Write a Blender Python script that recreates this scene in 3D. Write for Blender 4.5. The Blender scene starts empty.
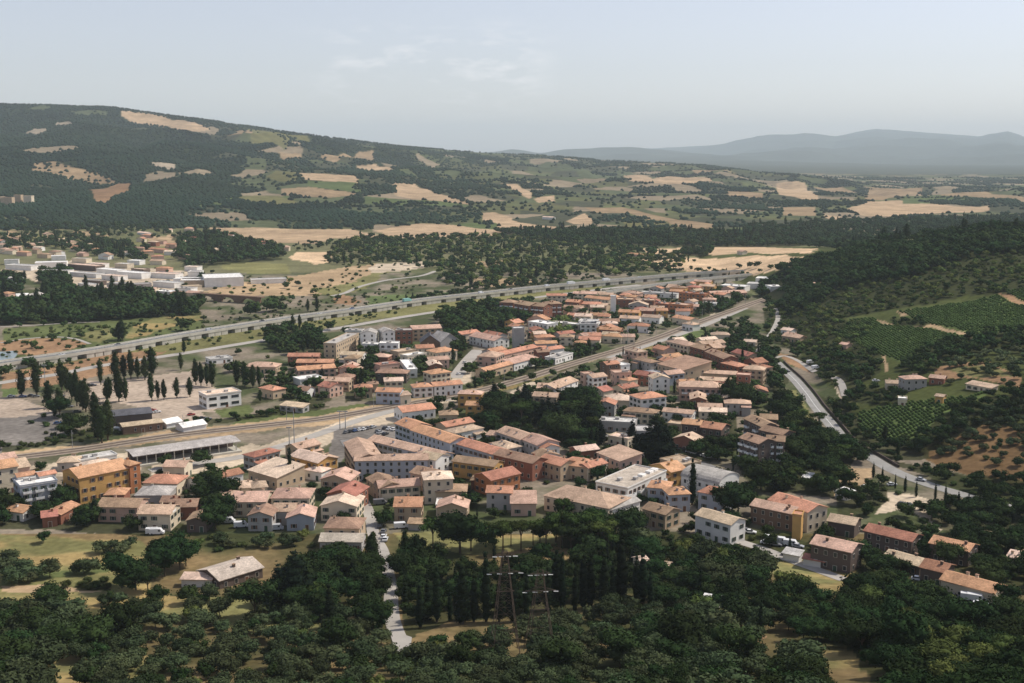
import bpy, math, random
import numpy as np
from mathutils import Vector, Matrix
random.seed(7); RNG = np.random.default_rng(11)
SC = bpy.context.scene; COL = SC.collection
# ------------------------------------------------------------------ camera
F = 1138.0; CAMZ = 140.0; PITCH = math.atan(189.5/F)
cp, sp = math.cos(PITCH), math.sin(PITCH)
cd = bpy.data.cameras.new('camera'); cam = bpy.data.objects.new('camera', cd); COL.objects.link(cam)
cam.location = (0, 0, CAMZ); cam.rotation_euler = (math.pi/2-PITCH, 0, 0)
cd.sensor_width = 36; cd.lens = 36*F/1024; cd.clip_start = 1; cd.clip_end = 60000
SC.camera = cam
def ray(u, v):
    a, b = (u-512)/F, (341.5-v)/F
    return np.array([a, cp+b*sp, -sp+b*cp])
def proj(x, y, z):
    dz = z-CAMZ; dep = y*cp-dz*sp; up = y*sp+dz*cp
    return 512+F*x/dep, 341.5-F*up/dep
def on_plane(u, v, z):
    d = ray(u, v); t = (z-CAMZ)/d[2]
    return d[0]*t, d[1]*t
# ------------------------------------------------------------------ terrain
def hsh(ix, iy, s):
    n = (ix*374761393+iy*668265263+s*974634777) & 0xffffffff
    n = ((n ^ (n >> 13))*1274126177) & 0xffffffff
    return ((n ^ (n >> 16)) & 0xffff)/65535.0
def vnoise(x, y, s=0):
    x = np.asarray(x, float); y = np.asarray(y, float)
    ix = np.floor(x).astype(np.int64); iy = np.floor(y).astype(np.int64)
    fx = x-ix; fy = y-iy; fx = fx*fx*(3-2*fx); fy = fy*fy*(3-2*fy)
    a = hsh(ix, iy, s); b = hsh(ix+1, iy, s); c = hsh(ix, iy+1, s); d = hsh(ix+1, iy+1, s)
    return (a+(b-a)*fx)*(1-fy)+(c+(d-c)*fx)*fy
def fbm(x, y, s=0, o=4):
    r = 0; a = .5
    for k in range(o):
        r = r+a*vnoise(x*2**k, y*2**k, s+k*17); a *= .5
    return r/(1-.5**o)
def sstep(x, a, b):
    t = np.clip((x-a)/(b-a), 0, 1); return t*t*(3-2*t)
SKY_U = [-400, 0, 60, 120, 200, 300, 400, 470, 550, 600, 700, 760, 830, 900, 1024, 1400]
SKY_V = [98, 105, 106, 109, 119, 133.5, 146, 152, 156, 160, 165, 172, 180, 187, 186, 184]
SKY_D = [5200, 5200, 5300, 5400, 5400, 5500, 5800, 6000, 6300, 6500, 6000, 6000, 5600, 5200, 5000, 5000]
FAR_U = [-400, 540, 560, 600, 650, 720, 760, 800, 830, 870, 900, 940, 970, 1000, 1024, 1100, 1400]
FAR_V = [165, 156, 153, 150, 150, 147, 141, 135.0, 138, 131.0, 132.5, 134.5, 138, 133.0, 140, 144, 150]
def T(x, y):
    x = np.asarray(x, float); y = np.asarray(y, float)
    ye = y-12*np.sin(x/90.0)
    z = .00085*np.maximum(0, 402-np.maximum(ye, -60))**2
    z = z+(fbm(x/60, y/60, 3)-.5)*3*sstep(402-ye, 10, 120)
    # wooded hill on the right
    foot = np.interp(y, [300, 445, 553, 650, 748, 950, 1100, 1500], [300, 214, 178, 180, 196, 232, 250, 260])
    dx = np.maximum(0, x-foot)
    amp = np.interp(y, [300, 450, 700, 1000, 1150, 1500, 1700], [18, 24, 47, 72, 70, 18, 0])
    hill = amp*(1-np.exp(-dx/125.0))+(fbm(x/110, y/110, 5)-.5)*17*sstep(dx, 25, 160)*sstep(amp, 0, 60)
    z = z+hill
    # far hills: a rise beyond the plain to a ridge
    yy = np.maximum(y, 1.0)
    u = 512+F*x/yy
    sv = np.interp(u, SKY_U, SKY_V); sd = np.interp(u, SKY_U, SKY_D)
    zr = CAMZ+(152-sv)/F*sd
    d0 = np.interp(u, [0, 300, 500, 700, 1024], [1750, 2000, 2150, 2300, 2200])
    t = (yy-d0)/(sd-d0)
    up = np.clip(t, 0, 1); up = .25*up*up+.75*up
    down = 1-.75*sstep(t, 1.0, 1.5)
    g = fbm(x/900+3, y/900, 21, 4)-.5
    g2 = .5-np.abs(fbm(x/520, y/700, 31, 3)-.5)*2
    env = np.clip(t, 0, 1)*np.clip((1.02-t)/.25, 0, 1)*2.2
    rl = np.interp(u, [300, 650], [1, .45])
    z = z+np.where(t > 0, zr*up*down+(g*130+(g2-.35)*105)*env*rl*np.clip(t*3, 0, 1), 0)
    # middle blue ridge and the far mountains
    fv = np.interp(u, FAR_U, FAR_V); zf = CAMZ+(152-fv)/F*30000
    z = z+np.where(y > 9000, zf*sstep(y, 13000, 30000)*(1-.6*sstep(y, 30000, 33000))+(fbm(x/1900, y/1900, 41)-.5)*420*sstep(y, 11500, 17500)*(1-sstep(y, 26000, 29500)), 0)
    return z
TS = np.concatenate([np.geomspace(40, 2000, 420), np.geomspace(2010, 33500, 480)])
def ground(u, v):
    d = ray(u, v); d = d/d[1]
    x = d[0]*TS; y = TS; z = CAMZ+d[2]*TS
    h = T(x, y); below = z < h
    if not below.any(): return None
    i = int(np.argmax(below))
    if i == 0: return x[0], y[0]
    a = z[i-1]-h[i-1]; b = h[i]-z[i]; t = TS[i-1]+(TS[i]-TS[i-1])*a/(a+b)
    return d[0]*t, t
def gp(poly, dx=0, dy=0, s=1.0):
    out = []
    for (u, v) in poly:
        p = ground(dx+u/s, dy+v/s)
        if p is None: p = ground(dx+u/s, dy+v/s+4) or (0, 16000)
        out.append(p)
    return np.array(out)
def inpoly(px, py, poly):
    n = len(poly); res = np.zeros(px.shape, bool); j = n-1
    for i in range(n):
        xi, yi = poly[i]; xj, yj = poly[j]
        if yi != yj:
            c = ((yi > py) != (yj > py)) & (px < (xj-xi)*(py-yi)/(yj-yi)+xi)
            res ^= c
        j = i
    return res
V1 = (0, 80, 3.796); V2 = (250, 80, 3.796); V3 = (500, 80, 3.796); V4 = (750, 100, 3.737)
W5 = (0, 230, 4.88); W6 = (180, 220, 4.555); W7 = (380, 220, 4.555); W8 = (580, 240, 4.555)
P1 = (0, 360, 5.694); P2 = (150, 340, 5.694); P3 = (300, 300, 5.694); P4 = (450, 290, 5.694)
P5 = (600, 320, 5.694); P6 = (0, 430, 5.694); P7 = (150, 430, 5.694); P8 = (280, 390, 5.694)
Q1 = (420, 380, 5.694); Q2 = (560, 400, 5.694); Q3 = (700, 400, 5.694); Q4 = (280, 480, 5.694)
Q5 = (430, 470, 5.694); Q6 = (590, 460, 5.694); Q7 = (740, 460, 5.694); Q8 = (860, 460, 4.555)
X1 = (760, 220, 3.795); X2 = (760, 350, 3.795); X3 = (0, 520, 4.0); X4 = (230, 520, 4.0)
X5 = (440, 520, 4.19); X6 = (600, 520, 4.19); X7 = (780, 520, 4.19); PX = (0, 0, 1.0)
STRAW = (.60, .43, .27); TAN = (.42, .30, .18); PALE = (.55, .45, .33); GREEN = (.13, .17, .065); DRYG = (.20, .19, .08)
OLIVE = (.11, .13, .05); BROWN = (.16, .10, .05); DRY = (.34, .25, .11); VINE = (.10, .135, .045); SOIL = (.34, .21, .12)
FOREST = (.022, .034, .017); GREY = (.36, .32, .28); LOT = (.20, .18, .16); PINKG = (.45, .36, .28)
FIELDS = [
 (V1, STRAW, [(445,122),(470,118),(560,130),(700,152),(790,190),(740,197),(700,196),(640,178),(560,168),(480,160)]),
 (V1, TAN, [(130,305),(230,318),(340,355),(430,378),(440,392),(330,390),(250,372),(120,345)]),
 (V1, SOIL, [(320,415),(450,392),(500,395),(492,425),(440,440),(400,472),(340,462)]),
 (V1, PALE, [(578,310),(680,322),(684,338),(585,328)]), (V1, PALE, [(80,205),(130,186),(180,184),(180,192),(140,208)]),
 (V1, PALE, [(210,162),(270,156),(274,168),(214,172)]),
 (V1, GREEN, [(690,460),(780,445),(1100,438),(1100,468),(987,474),(760,484)]),
 (V1, TAN, [(235,600),(290,568),(400,590),(425,605),(250,608)]),
 (V1, DRYG, [(500,608),(640,600),(790,625),(790,645),(540,645)]), (V1, TAN, [(885,192),(987,192),(1030,205),(987,212),(890,208)]),
 (V1, TAN, [(0,572),(150,590),(180,612),(0,625)]),
 (V2, STRAW, [(-160,560),(0,562),(380,566),(530,598),(420,602),(330,600),(250,622),(0,612),(-120,600)]),
 (V2, STRAW, [(470,572),(660,545),(740,548),(850,562),(1050,572),(1000,598),(850,592),(560,602)]),
 (V2, GREEN, [(740,546),(900,538),(1050,548),(1050,572),(860,562)]),
 (V2, DRYG, [(55,372),(90,343),(190,352),(178,388),(90,384)]), (V2, STRAW, [(190,352),(400,364),(405,392),(200,374)]),
 (V2, GREEN, [(198,376),(400,390),(440,410),(420,432),(240,402)]),
 (V2, TAN, [(110,412),(235,402),(420,434),(300,446),(110,436)]),
 (V2, TAN, [(100,272),(200,274),(202,296),(112,298)]), (V2, TAN, [(280,290),(400,270),(465,268),(470,300),(320,312)]),
 (V2, STRAW, [(390,322),(480,318),(590,345),(500,348),(400,338)]),
 (V2, STRAW, [(545,390),(640,396),(700,428),(830,472),(780,468),(680,457),(560,440),(555,410)]),
 (V2, STRAW, [(880,502),(940,500),(1000,520),(1000,550),(890,534)]),
 (V2, STRAW, [(170,655),(290,655),(280,683),(170,683)]), (V2, GREEN, [(430,440),(700,458),(860,480),(600,478),(430,470)]),
 (V2, DRYG, [(0,190),(120,200),(240,230),(120,262),(0,240)]), (V2, DRYG, [(-30,440),(100,440),(220,470),(30,480)]),
 (V3, STRAW, [(15,392),(70,394),(125,430),(115,452),(60,420)]), (V3, STRAW, [(130,450),(200,435),(202,458),(150,466)]),
 (V3, STRAW, [(0,515),(80,540),(230,558),(220,575),(0,582)]), (V3, DRYG, [(0,584),(350,576),(350,592),(240,610),(0,606)]),
 (V3, STRAW, [(480,362),(600,375),(740,368),(800,380),(740,397),(620,392),(500,388)]),
 (V3, TAN, [(705,342),(850,342),(910,360),(740,356)]), (V3, TAN, [(320,482),(480,486),(640,520),(830,550),(780,570),(650,548),(500,508),(350,502)]),
 (V3, STRAW, [(240,535),(320,505),(352,530),(342,548),(270,545)]), (V3, DRYG, [(460,522),(650,535),(700,562),(500,562)]),
 (V3, STRAW, [(550,640),(960,630),(1200,640),(1200,655),(960,655),(560,662)]), (V3, STRAW, [(520,664),(987,664),(1300,672),(1500,650),(1450,690),(1100,712),(560,706)]),
 (V3, TAN, [(855,420),(1000,428),(1000,452),(880,442)]), (V3, GREEN, [(760,590),(900,560),(1300,570),(1300,590),(900,600)]),
 
 (V4, STRAW, [(88,312),(200,308),(232,345),(255,376),(180,368),(100,352)]), (V4, TAN, [(228,320),(350,322),(410,350),(300,345)]),
 (V4, STRAW, [(355,412),(440,380),(600,375),(770,400),(895,393),(895,412),(700,422),(580,437),(430,434)]),
 (V4, TAN, [(440,340),(640,328),(625,355),(500,376),(440,376)]), (V4, GREEN, [(560,362),(750,338),(920,368),(780,384),(570,388)]),
 (V4, TAN, [(118,402),(240,398),(245,432),(130,432)]), (V4, STRAW, [(280,425),(350,438),(330,450),(290,440)]),
 (V4, GREEN, [(0,480),(390,488),(380,520),(200,512),(0,518)]), (V4, GREEN, [(520,500),(604,498),(604,520),(530,522)]),
 (V4, TAN, [(620,345),(900,350),(1100,372),(1100,380),(900,372),(700,360)]),
 (V4, PALE, [(520,532),(604,520),(596,546),(450,562)]),
 # plain
 (W6, DRYG, [(190,188),(480,200),(520,245),(330,248),(200,225)]), (W6, STRAW, [(520,150),(680,148),(705,190),(620,205),(530,172)]),
 (W6, TAN, [(90,330),(330,275),(500,258),(700,228),(880,198),(960,222),(880,270),(800,300),(700,340),(450,345),(280,352)]),
 (W6, DRYG, [(600,315),(760,290),(900,235),(960,232),(830,320),(700,345),(640,335)]),
 (W6, GREEN, [(840,345),(1010,340),(1210,330),(1210,370),(1050,385),(860,395)]),
 (W6, SOIL, [(700,350),(750,340),(820,370),(790,390),(700,378)]),
 (W5, OLIVE, [(0,480),(340,460),(540,440),(976,395),(976,490),(700,530),(440,580),(0,650)]),
 (W5, SOIL, [(-60,542),(200,528),(380,532),(450,552),(330,590),(240,608),(160,612),(0,592)]),
 (W5, DRY, [(640,470),(760,430),(976,415),(976,440),(860,470),(700,520),(600,530)]), (W5, DRYG, [(380,510),(520,480),(560,520),(480,550)]),
 (W5, DRYG, [(0,50),(300,20),(520,40),(700,60),(960,60),(960,130),(720,140),(500,100),(200,80),(0,90)]),
 (W5, TAN, [(700,30),(960,20),(976,60),(720,84)]), (W5, PALE, [(30,190),(330,150),(560,180),(976,200),(976,300),(640,330),(350,300),(120,230)]),
 (W5, TAN, [(360,270),(560,280),(640,310),(640,335),(420,300)]),
 (W7, TAN, [(440,188),(600,182),(570,212),(450,215)]), (W7, TAN, [(430,268),(480,262),(700,270),(720,292),(500,304),(440,302)]),
 (W7, PALE, [(-40,200),(180,190),(220,215),(60,235),(-40,240)]),
 (PX, DRYG, [(0,372),(110,353),(180,338),(300,321),(400,308),(400,316),(300,332),(180,354),(90,372),(0,392)]),
 (PX, DRYG, [(400,306),(600,286),(600,291),(400,317)]),
 (PX, SOIL, [(0,372),(60,366),(110,352),(170,352),(120,372),(60,384),(0,392)]),
 (P1, GREEN, [(0,165),(110,150),(110,190),(0,210)]),
 (P1, LOT, [(-60,212),(120,215),(300,285),(400,330),(420,400),(400,455),(150,490),(-60,545)]), (P1, PINKG, [(-60,212),(120,215),(310,290),(200,315),(-60,330)]),
 (P1, PINKG, [(480,120),(700,110),(900,90),(1100,60),(1250,200),(1210,300),(900,300),(660,240),(520,230)]),
 (P2, PINKG, [(0,350),(190,350),(260,390),(340,470),(300,500),(90,505),(0,500)]),
 (P2, OLIVE, [(340,400),(560,370),(600,400),(520,440),(400,440)]),
 (P2, OLIVE, [(560,430),(968,390),(968,430),(700,460),(450,490)]),
 (P3, OLIVE, [(0,640),(200,610),(400,590),(400,610),(200,640),(0,670)]),
 (PX, TAN, [(0,452),(90,444),(170,431),(320,415),(470,388),(560,367),(620,349),(620,352),(560,372),(470,397),(330,424),(170,441),(0,462)]),
 (PX, PALE, [(150,476),(150,466),(235,450),(250,443),(262,446),(320,428),(400,403),(470,392),(480,393),(420,412),(400,421),(345,437),(310,450),(235,466),(200,474)]),
 (PX, PALE, [(0,470),(60,462),(130,452),(140,470),(60,476),(0,480)]),
 (P4, PALE, [(330,580),(460,520),(500,530),(470,600),(380,650),(340,620)]), (P4, DRY, [(270,560),(480,500),(600,460),(600,485),(460,530),(270,580)]),
 (P4, PALE, [(0,520),(90,390),(130,380),(110,520),(0,560)]), (P5, DRYG, [(90,185),(330,125),(330,150),(310,250),(230,265),(170,220)]),
 (P5, DRYG, [(250,150),(320,140),(305,250),(240,240)]), (P5, PINKG, [(840,385),(930,370),(930,460),(850,480)]),
 (P5, GREEN, [(450,70),(590,40),(640,80),(560,120),(480,110)]),
 (W8, DRY, [(240,505),(345,460),(340,500),(290,580),(200,520)]),
 (W8, PALE, [(540,300),(640,285),(660,300),(600,345),(540,330)]),
 # right side
 (X1, VINE, [(290,430),(340,380),(425,372),(470,400),(640,415),(800,448),(780,470),(640,480),(560,540),(430,510)]),
 (X1, VINE, [(530,350),(640,335),(900,285),(1002,330),(1060,350),(1060,400),(850,450),(740,410),(640,395)]),
 (X1, VINE, [(930,270),(1060,250),(1060,310),(1002,310)]),
 (X1, SOIL, [(900,285),(930,275),(1060,325),(1060,350),(1000,332)]), (X1, TAN, [(425,385),(440,380),(525,402),(630,400),(640,396),(800,428),(830,450),(820,455),(740,428),(630,412),(520,412)]),
 (X1, TAN, [(448,455),(462,455),(486,575),(470,575)]), (X1, TAN, [(520,345),(600,340),(640,360),(540,362)]),
 (X1, PALE, [(262,595),(400,588),(400,600),(315,612),(320,683),(300,683),(270,620)]),
 (X1, DRYG, [(320,612),(376,605),(370,700),(330,683)]),
 (X1, SOIL, [(655,570),(740,540),(860,540),(990,600),(980,640),(800,600),(660,600)]),
 (X1, DRYG, [(700,560),(860,550),(960,590),(820,600)]), (X1, SOIL, [(60,500),(130,520),(210,570),(190,580),(100,545)]),
 (X2, VINE, [(370,240),(560,200),(780,180),(900,150),(700,240),(640,300),(560,340),(420,340),(380,290)]),
 (X2, BROWN, [(590,370),(800,285),(1060,290),(1060,520),(900,510),(720,450),(620,420)]),
 (X2, DRYG, [(75,170),(130,150),(185,240),(220,300),(160,310),(80,220)]), (X2, TAN, [(300,440),(430,450),(430,480),(380,520),(300,510)]),
 (X2, PALE, [(470,535),(560,545),(680,590),(810,660),(760,683),(640,683),(560,600),(430,625),(460,590)]),
 (X2, TAN, [(260,520),(340,520),(360,560),(280,555)]),
 # foreground
 (X3, DRY, [(-200,20),(0,55),(300,70),(560,85),(600,130),(590,300),(560,360),(380,350),(330,310),(0,375),(-200,400)]),
 (X3, OLIVE, [(0,215),(140,215),(450,180),(450,205),(150,240),(0,260)]),
 (X3, TAN, [(0,262),(200,255),(420,285),(200,290),(0,285)]), (PX, LOT, [(335,428),(400,424),(398,440),(352,446),(342,462),(322,464)]),
 (X4, DRY, [(360,110),(460,120),(480,150),(370,140)]), (X4, TAN, [(490,170),(520,170),(505,320),(485,320)]),
 (X4, DRY, [(650,50),(830,50),(1000,60),(1100,60),(1300,60),(1300,100),(1000,140),(700,110)]),
 (X6, DRY, [(640,190),(760,172),(964,205),(964,310),(850,300),(760,235)]), (X7, DRY, [(-20,185),(200,215),(360,245),(380,330),(200,310),(0,290)]),
 (X7, DRY, [(90,530),(270,560),(430,590),(440,640),(300,620),(150,610)]), (X6, SOIL, [(550,445),(600,440),(690,490),(640,515),(590,490)]),
 (X7, SOIL, [(400,640),(680,650),(760,683),(400,683)]), (X3, DRY, [(200,540),(480,520),(680,560),(640,683),(260,683)]),
 (X3, DRY, [(480,300),(860,310),(1300,330),(1400,420),(1100,470),(700,380),(480,350)]),
]
def mosaic(x, y):
    # patchwork of small fields on the far slopes: 0 wood, 1 meadow, 2 stubble, 3 scrub
    gx, gy = x/95.0+.9*fbm(x/200, y/200, 7), y/150.0+.9*fbm(x/200, y/200, 8)
    ix = np.floor(gx).astype(np.int64); iy = np.floor(gy).astype(np.int64); best = np.full(x.shape, 9e9); cid = np.zeros(x.shape)
    for a in (-1, 0, 1):
        for b in (-1, 0, 1):
            jx, jy = ix+a, iy+b; d = (jx+hsh(jx, jy, 5)-gx)**2+(jy+hsh(jx, jy, 6)-gy)**2; k = d < best; best = np.where(k, d, best); cid = np.where(k, hsh(jx, jy, 9), cid)
    u = 512+F*x/np.maximum(y, 1); v = 152+F*(CAMZ-T(x, y))/np.maximum(y, 1)
    p = np.interp(u, [0, 180, 260, 420, 560, 1024], [.03, .07, .42, .36, .70, .70])
    p = np.where((u < 500) & (v > 205), p*.35, p)
    k = np.zeros(x.shape, int); q = cid/np.maximum(p, 1e-3)
    k = np.where(q < 1, 3, k); k = np.where(q < .62, 1, k); k = np.where(q < .26, 2, k)
    return np.where((y > 2000) & (y < 7500), k, 0)
UNDER = []
def build_terrain():
    vs = np.arange(700, 231, -1.15)
    ys = (CAMZ-0)/np.tan(np.arctan((vs-341.5)/F)+PITCH)
    rows = np.concatenate([np.linspace(-60, ys[0]-2, 70), ys, np.geomspace(ys[-1]*1.005, 7000, 330), np.geomspace(7080, 34000, 150)])
    th = np.concatenate([np.linspace(-.78, -.5, 40, endpoint=False), np.linspace(-.5, .5, 720), np.linspace(.5, .78, 40)[1:]])
    Y, TH = np.meshgrid(rows, th, indexing='ij'); X = TH*(Y+70)
    X = X.ravel(); Yf = Y.ravel(); Z = T(X, Yf)
    R, C = len(rows), len(th)
    col = np.empty((R*C, 3)); far = sstep(Yf, 1900, 2300)[:, None]
    n1 = fbm(X/120, Yf/120, 51)[:, None]; n2 = fbm(X/25, Yf/25, 52)[:, None]
    plain = np.array([.10, .12, .05])*(1-n1)+np.array([.20, .18, .10])*n1
    u = 512+F*X/np.maximum(Yf, 1)
    meadow = np.clip((fbm(X/260, Yf/260, 61)-.47)*9, 0, 1)*np.interp(u, [330, 520], [0.0, 1])
    hillc = np.array(FOREST)*(1-meadow[:, None])+(np.array([.10, .125, .05])*n1*2*.6+np.array([.20, .17, .09])*(1-n1)*.5)*meadow[:, None]
    col[:] = plain*(1-far)+hillc*far
    town = ((Yf > 405) & (Yf < 1330) & (X < 240))[:, None]
    n3 = np.clip((n2-.38)*4, 0, 1); tc = np.array([.075, .09, .04])*(1-n3)+np.array([.24, .20, .15])*n3
    col = np.where(town, tc, col)
    rh = ((X > np.interp(Yf, [300, 445, 553, 748, 950, 1100], [300, 215, 180, 196, 232, 250])) & (Yf < 1700))[:, None]
    col = np.where(rh, np.array([.075, .088, .03])*(.6+.8*n1), col)
    fg = (Yf < 405)[:, None]
    col = np.where(fg, np.array([.055, .062, .026])*(1-np.clip(n2*2.6-.9, 0, 1))+np.array([.24, .17, .085])*np.clip(n2*2.6-.9, 0, 1), col)
    mt = (Yf > 7500)[:, None]
    col = np.where(mt, np.array([.07, .08, .06])*(.7+.6*n1), col)
    wob = np.interp(Yf, [300, 1000, 2000, 5000], [1.5, 5, 16, 40])
    JX = X+(fbm(X/wob/3, Yf/wob/3, 71, 2)-.5)*wob*2; JY = Yf+(fbm(X/wob/3, Yf/wob/3, 75, 2)-.5)*wob*2.5
    mz = mosaic(X, Yf)
    for kk, cc in ((1, (.085, .10, .05)), (2, (.25, .20, .135)), (3, (.065, .07, .042))): col[mz == kk] = np.array(cc)*(.75+.5*fbm(X/140, Yf/140, 84)[mz == kk])[:, None]
    global FPOLY; FPOLY = []
    for (rg, c, poly) in FIELDS:
        P = gp(poly, *rg)
        FPOLY.append(P)
        x0, y0 = P.min(0); x1, y1 = P.max(0)
        m = np.nonzero((X > x0-30) & (X < x1+30) & (Yf > y0-40) & (Yf < y1+40))[0]
        if len(m) == 0: continue
        k = inpoly(JX[m], JY[m], P); m = m[k]
        if c == DRY:
            q = np.clip((fbm(X[m]/22, Yf[m]/14, 83)-.42)*5, 0, 1)[:, None]; c = np.array(DRY)*q+np.array((.19, .18, .075))*(1-q)
        if P[:, 1].mean() > 1900: c = np.array(c)*.70
        var = (.72+.56*fbm(X[m]/110, Yf[m]/60, 81))[:, None]
        col[m] = np.array(c)*var
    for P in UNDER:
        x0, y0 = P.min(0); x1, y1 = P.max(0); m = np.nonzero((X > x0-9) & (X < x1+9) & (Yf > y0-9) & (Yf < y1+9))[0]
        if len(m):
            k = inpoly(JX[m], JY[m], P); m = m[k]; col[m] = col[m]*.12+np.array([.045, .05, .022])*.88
    me = bpy.data.meshes.new('terrain')
    V = np.stack([X, Yf, Z], 1).astype(np.float32)
    me.vertices.add(R*C); me.vertices.foreach_set('co', V.ravel())
    i = np.arange((R-1)*(C-1)); r = i//(C-1); c = i % (C-1); a = r*C+c
    q = np.stack([a, a+1, a+1+C, a+C], 1).astype(np.int32)
    me.loops.add(q.size); me.polygons.add(len(q))
    me.polygons.foreach_set('loop_start', np.arange(0, q.size, 4, dtype=np.int32)); me.polygons.foreach_set('loop_total', np.full(len(q), 4, np.int32))
    me.loops.foreach_set('vertex_index', q.ravel()); me.polygons.foreach_set('use_smooth', np.ones(len(q), bool))
    me.update(calc_edges=True)
    at = me.color_attributes.new('cover', 'FLOAT_COLOR', 'POINT')
    at.data.foreach_set('color', np.concatenate([col, np.ones((len(col), 1))], 1).astype(np.float32).ravel())
    me.materials.append(M_GROUND)
    o = bpy.data.objects.new('ground', me); COL.objects.link(o); o['kind'] = 'structure'; o['label'] = 'valley floor with fields and the hills around it'
# ------------------------------------------------------------------ materials
def mat(name, color, rough=.9, attr=None, var=.25, scale=.6, rnd=0.0, spec=.15, coords='Object', scale2=None, metal=0, hue=0.0):
    m = bpy.data.materials.new(name); m.use_nodes = True; nt = m.node_tree; N = nt.nodes; L = nt.links
    b = N['Principled BSDF']; b.inputs['Roughness'].default_value = rough; b.inputs['Specular IOR Level'].default_value = spec
    b.inputs['Metallic'].default_value = metal
    if attr:
        a = N.new('ShaderNodeAttribute'); a.attribute_name = attr; src = a.outputs['Color']
    else:
        a = N.new('ShaderNodeRGB'); a.outputs[0].default_value = (*color, 1); src = a.outputs[0]
    hsv = N.new('ShaderNodeHueSaturation'); L.new(src, hsv.inputs['Color'])
    tc = N.new('ShaderNodeTexCoord'); no = N.new('ShaderNodeTexNoise'); no.inputs['Scale'].default_value = scale; no.inputs['Detail'].default_value = 5
    L.new(tc.outputs[coords], no.inputs['Vector'])
    mr = N.new('ShaderNodeMapRange'); mr.inputs['From Min'].default_value = .3; mr.inputs['From Max'].default_value = .7
    mr.inputs['To Min'].default_value = 1-var; mr.inputs['To Max'].default_value = 1+var
    L.new(no.outputs['Fac'], mr.inputs['Value']); val = mr.outputs[0]
    if scale2:
        n2 = N.new('ShaderNodeTexNoise'); n2.inputs['Scale'].default_value = scale2; n2.inputs['Detail'].default_value = 3; L.new(tc.outputs[coords], n2.inputs['Vector'])
        m2 = N.new('ShaderNodeMapRange'); m2.inputs['From Min'].default_value = .3; m2.inputs['From Max'].default_value = .7
        m2.inputs['To Min'].default_value = 1-var; m2.inputs['To Max'].default_value = 1+var; L.new(n2.outputs['Fac'], m2.inputs['Value'])
        mm = N.new('ShaderNodeMath'); mm.operation = 'MULTIPLY'; L.new(val, mm.inputs[0]); L.new(m2.outputs[0], mm.inputs[1]); val = mm.outputs[0]
    if rnd:
        oi = N.new('ShaderNodeObjectInfo'); m3 = N.new('ShaderNodeMapRange'); m3.inputs['To Min'].default_value = 1-rnd; m3.inputs['To Max'].default_value = 1+rnd
        L.new(oi.outputs['Random'], m3.inputs['Value'])
        mm = N.new('ShaderNodeMath'); mm.operation = 'MULTIPLY'; L.new(val, mm.inputs[0]); L.new(m3.outputs[0], mm.inputs[1]); val = mm.outputs[0]
        if hue:
            fr = N.new('ShaderNodeMath'); fr.operation = 'MULTIPLY'; fr.inputs[1].default_value = 7.31; L.new(oi.outputs['Random'], fr.inputs[0])
            f2 = N.new('ShaderNodeMath'); f2.operation = 'FRACT'; L.new(fr.outputs[0], f2.inputs[0])
            m4 = N.new('ShaderNodeMapRange'); m4.inputs['To Min'].default_value = .5-hue; m4.inputs['To Max'].default_value = .5+hue
            L.new(f2.outputs[0], m4.inputs['Value']); L.new(m4.outputs[0], hsv.inputs['Hue'])
    L.new(val, hsv.inputs['Value']); L.new(hsv.outputs[0], b.inputs['Base Color'])
    return m
M_GROUND = mat('ground_cover', (0, 0, 0), 1, attr='cover', var=.22, scale=.035, scale2=.35, spec=.02)
M_STUFF = mat('foliage_mass', (0, 0, 0), 1, attr='cover', var=.3, scale=.5, spec=.03)
FOL = dict(leafy=(.024, .043, .014), olive=(.055, .074, .034), cypress=(.013, .022, .010), poplar=(.024, .037, .013), pine=(.050, .078, .020), fir=(.011, .019, .011), shrub=(.048, .066, .022), light=(.075, .10, .028))
M_FOL = {k: mat('leaves_'+k, c, 1, var=.35, scale=.5, rnd=.38, spec=.04, hue=.028) for k, c in FOL.items()}
M_TRUNK = mat('bark', (.10, .075, .05), 1)
WALLC = dict(white=(.78, .75, .70), cream=(.66, .56, .42), ochre=(.55, .33, .12), rust=(.40, .17, .08), tan=(.50, .38, .26), pink=(.60, .40, .31), brick=(.27, .12, .08),
             brown=(.20, .13, .09), grey=(.40, .38, .36), bluegrey=(.40, .42, .46), dark=(.13, .10, .085))
ROOFC = dict(orange=(.51, .275, .17), red=(.38, .18, .125), pink=(.53, .36, .265), brown=(.33, .22, .15), tan=(.50, .38, .27), palepink=(.68, .52, .40), grey=(.40, .37, .34), lightgrey=(.50, .48, .45),
             darkgrey=(.10, .10, .11), white=(.80, .78, .74), greytan=(.44, .38, .31))
M_WALL = {k: mat('plaster_'+k, c, .95, var=.10, scale=.25, rnd=.10, spec=.1) for k, c in WALLC.items()}
M_ROOF = {k: mat('roof_'+k, c, .95, var=.24, scale=.28, scale2=1.6, rnd=.15, spec=.08, hue=.012) for k, c in ROOFC.items()}
M_GLASS = mat('window_glass', (.03, .035, .04), .15, var=.3, rnd=.4, spec=.5)
M_FRAME = mat('window_surround', (.55, .50, .43), .9)
M_SHUT = [mat('shutter_green', (.05, .09, .06), .8), mat('shutter_brown', (.16, .08, .05), .8), mat('shutter_grey', (.35, .34, .32), .8)]
M_CONC = mat('concrete', (.50, .47, .40), .95, var=.15, scale=.2)
M_ASPH = mat('asphalt', (.23, .22, .21), .95, var=.12, scale=.1)
M_ROADP = mat('road_pale', (.40, .37, .33), .95, var=.12, scale=.1)
M_ASPHL = mat('asphalt_light', (.30, .29, .27), .95, var=.15, scale=.15)
M_BALL = mat('ballast', (.33, .27, .21), 1, var=.2, scale=.3)
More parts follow.
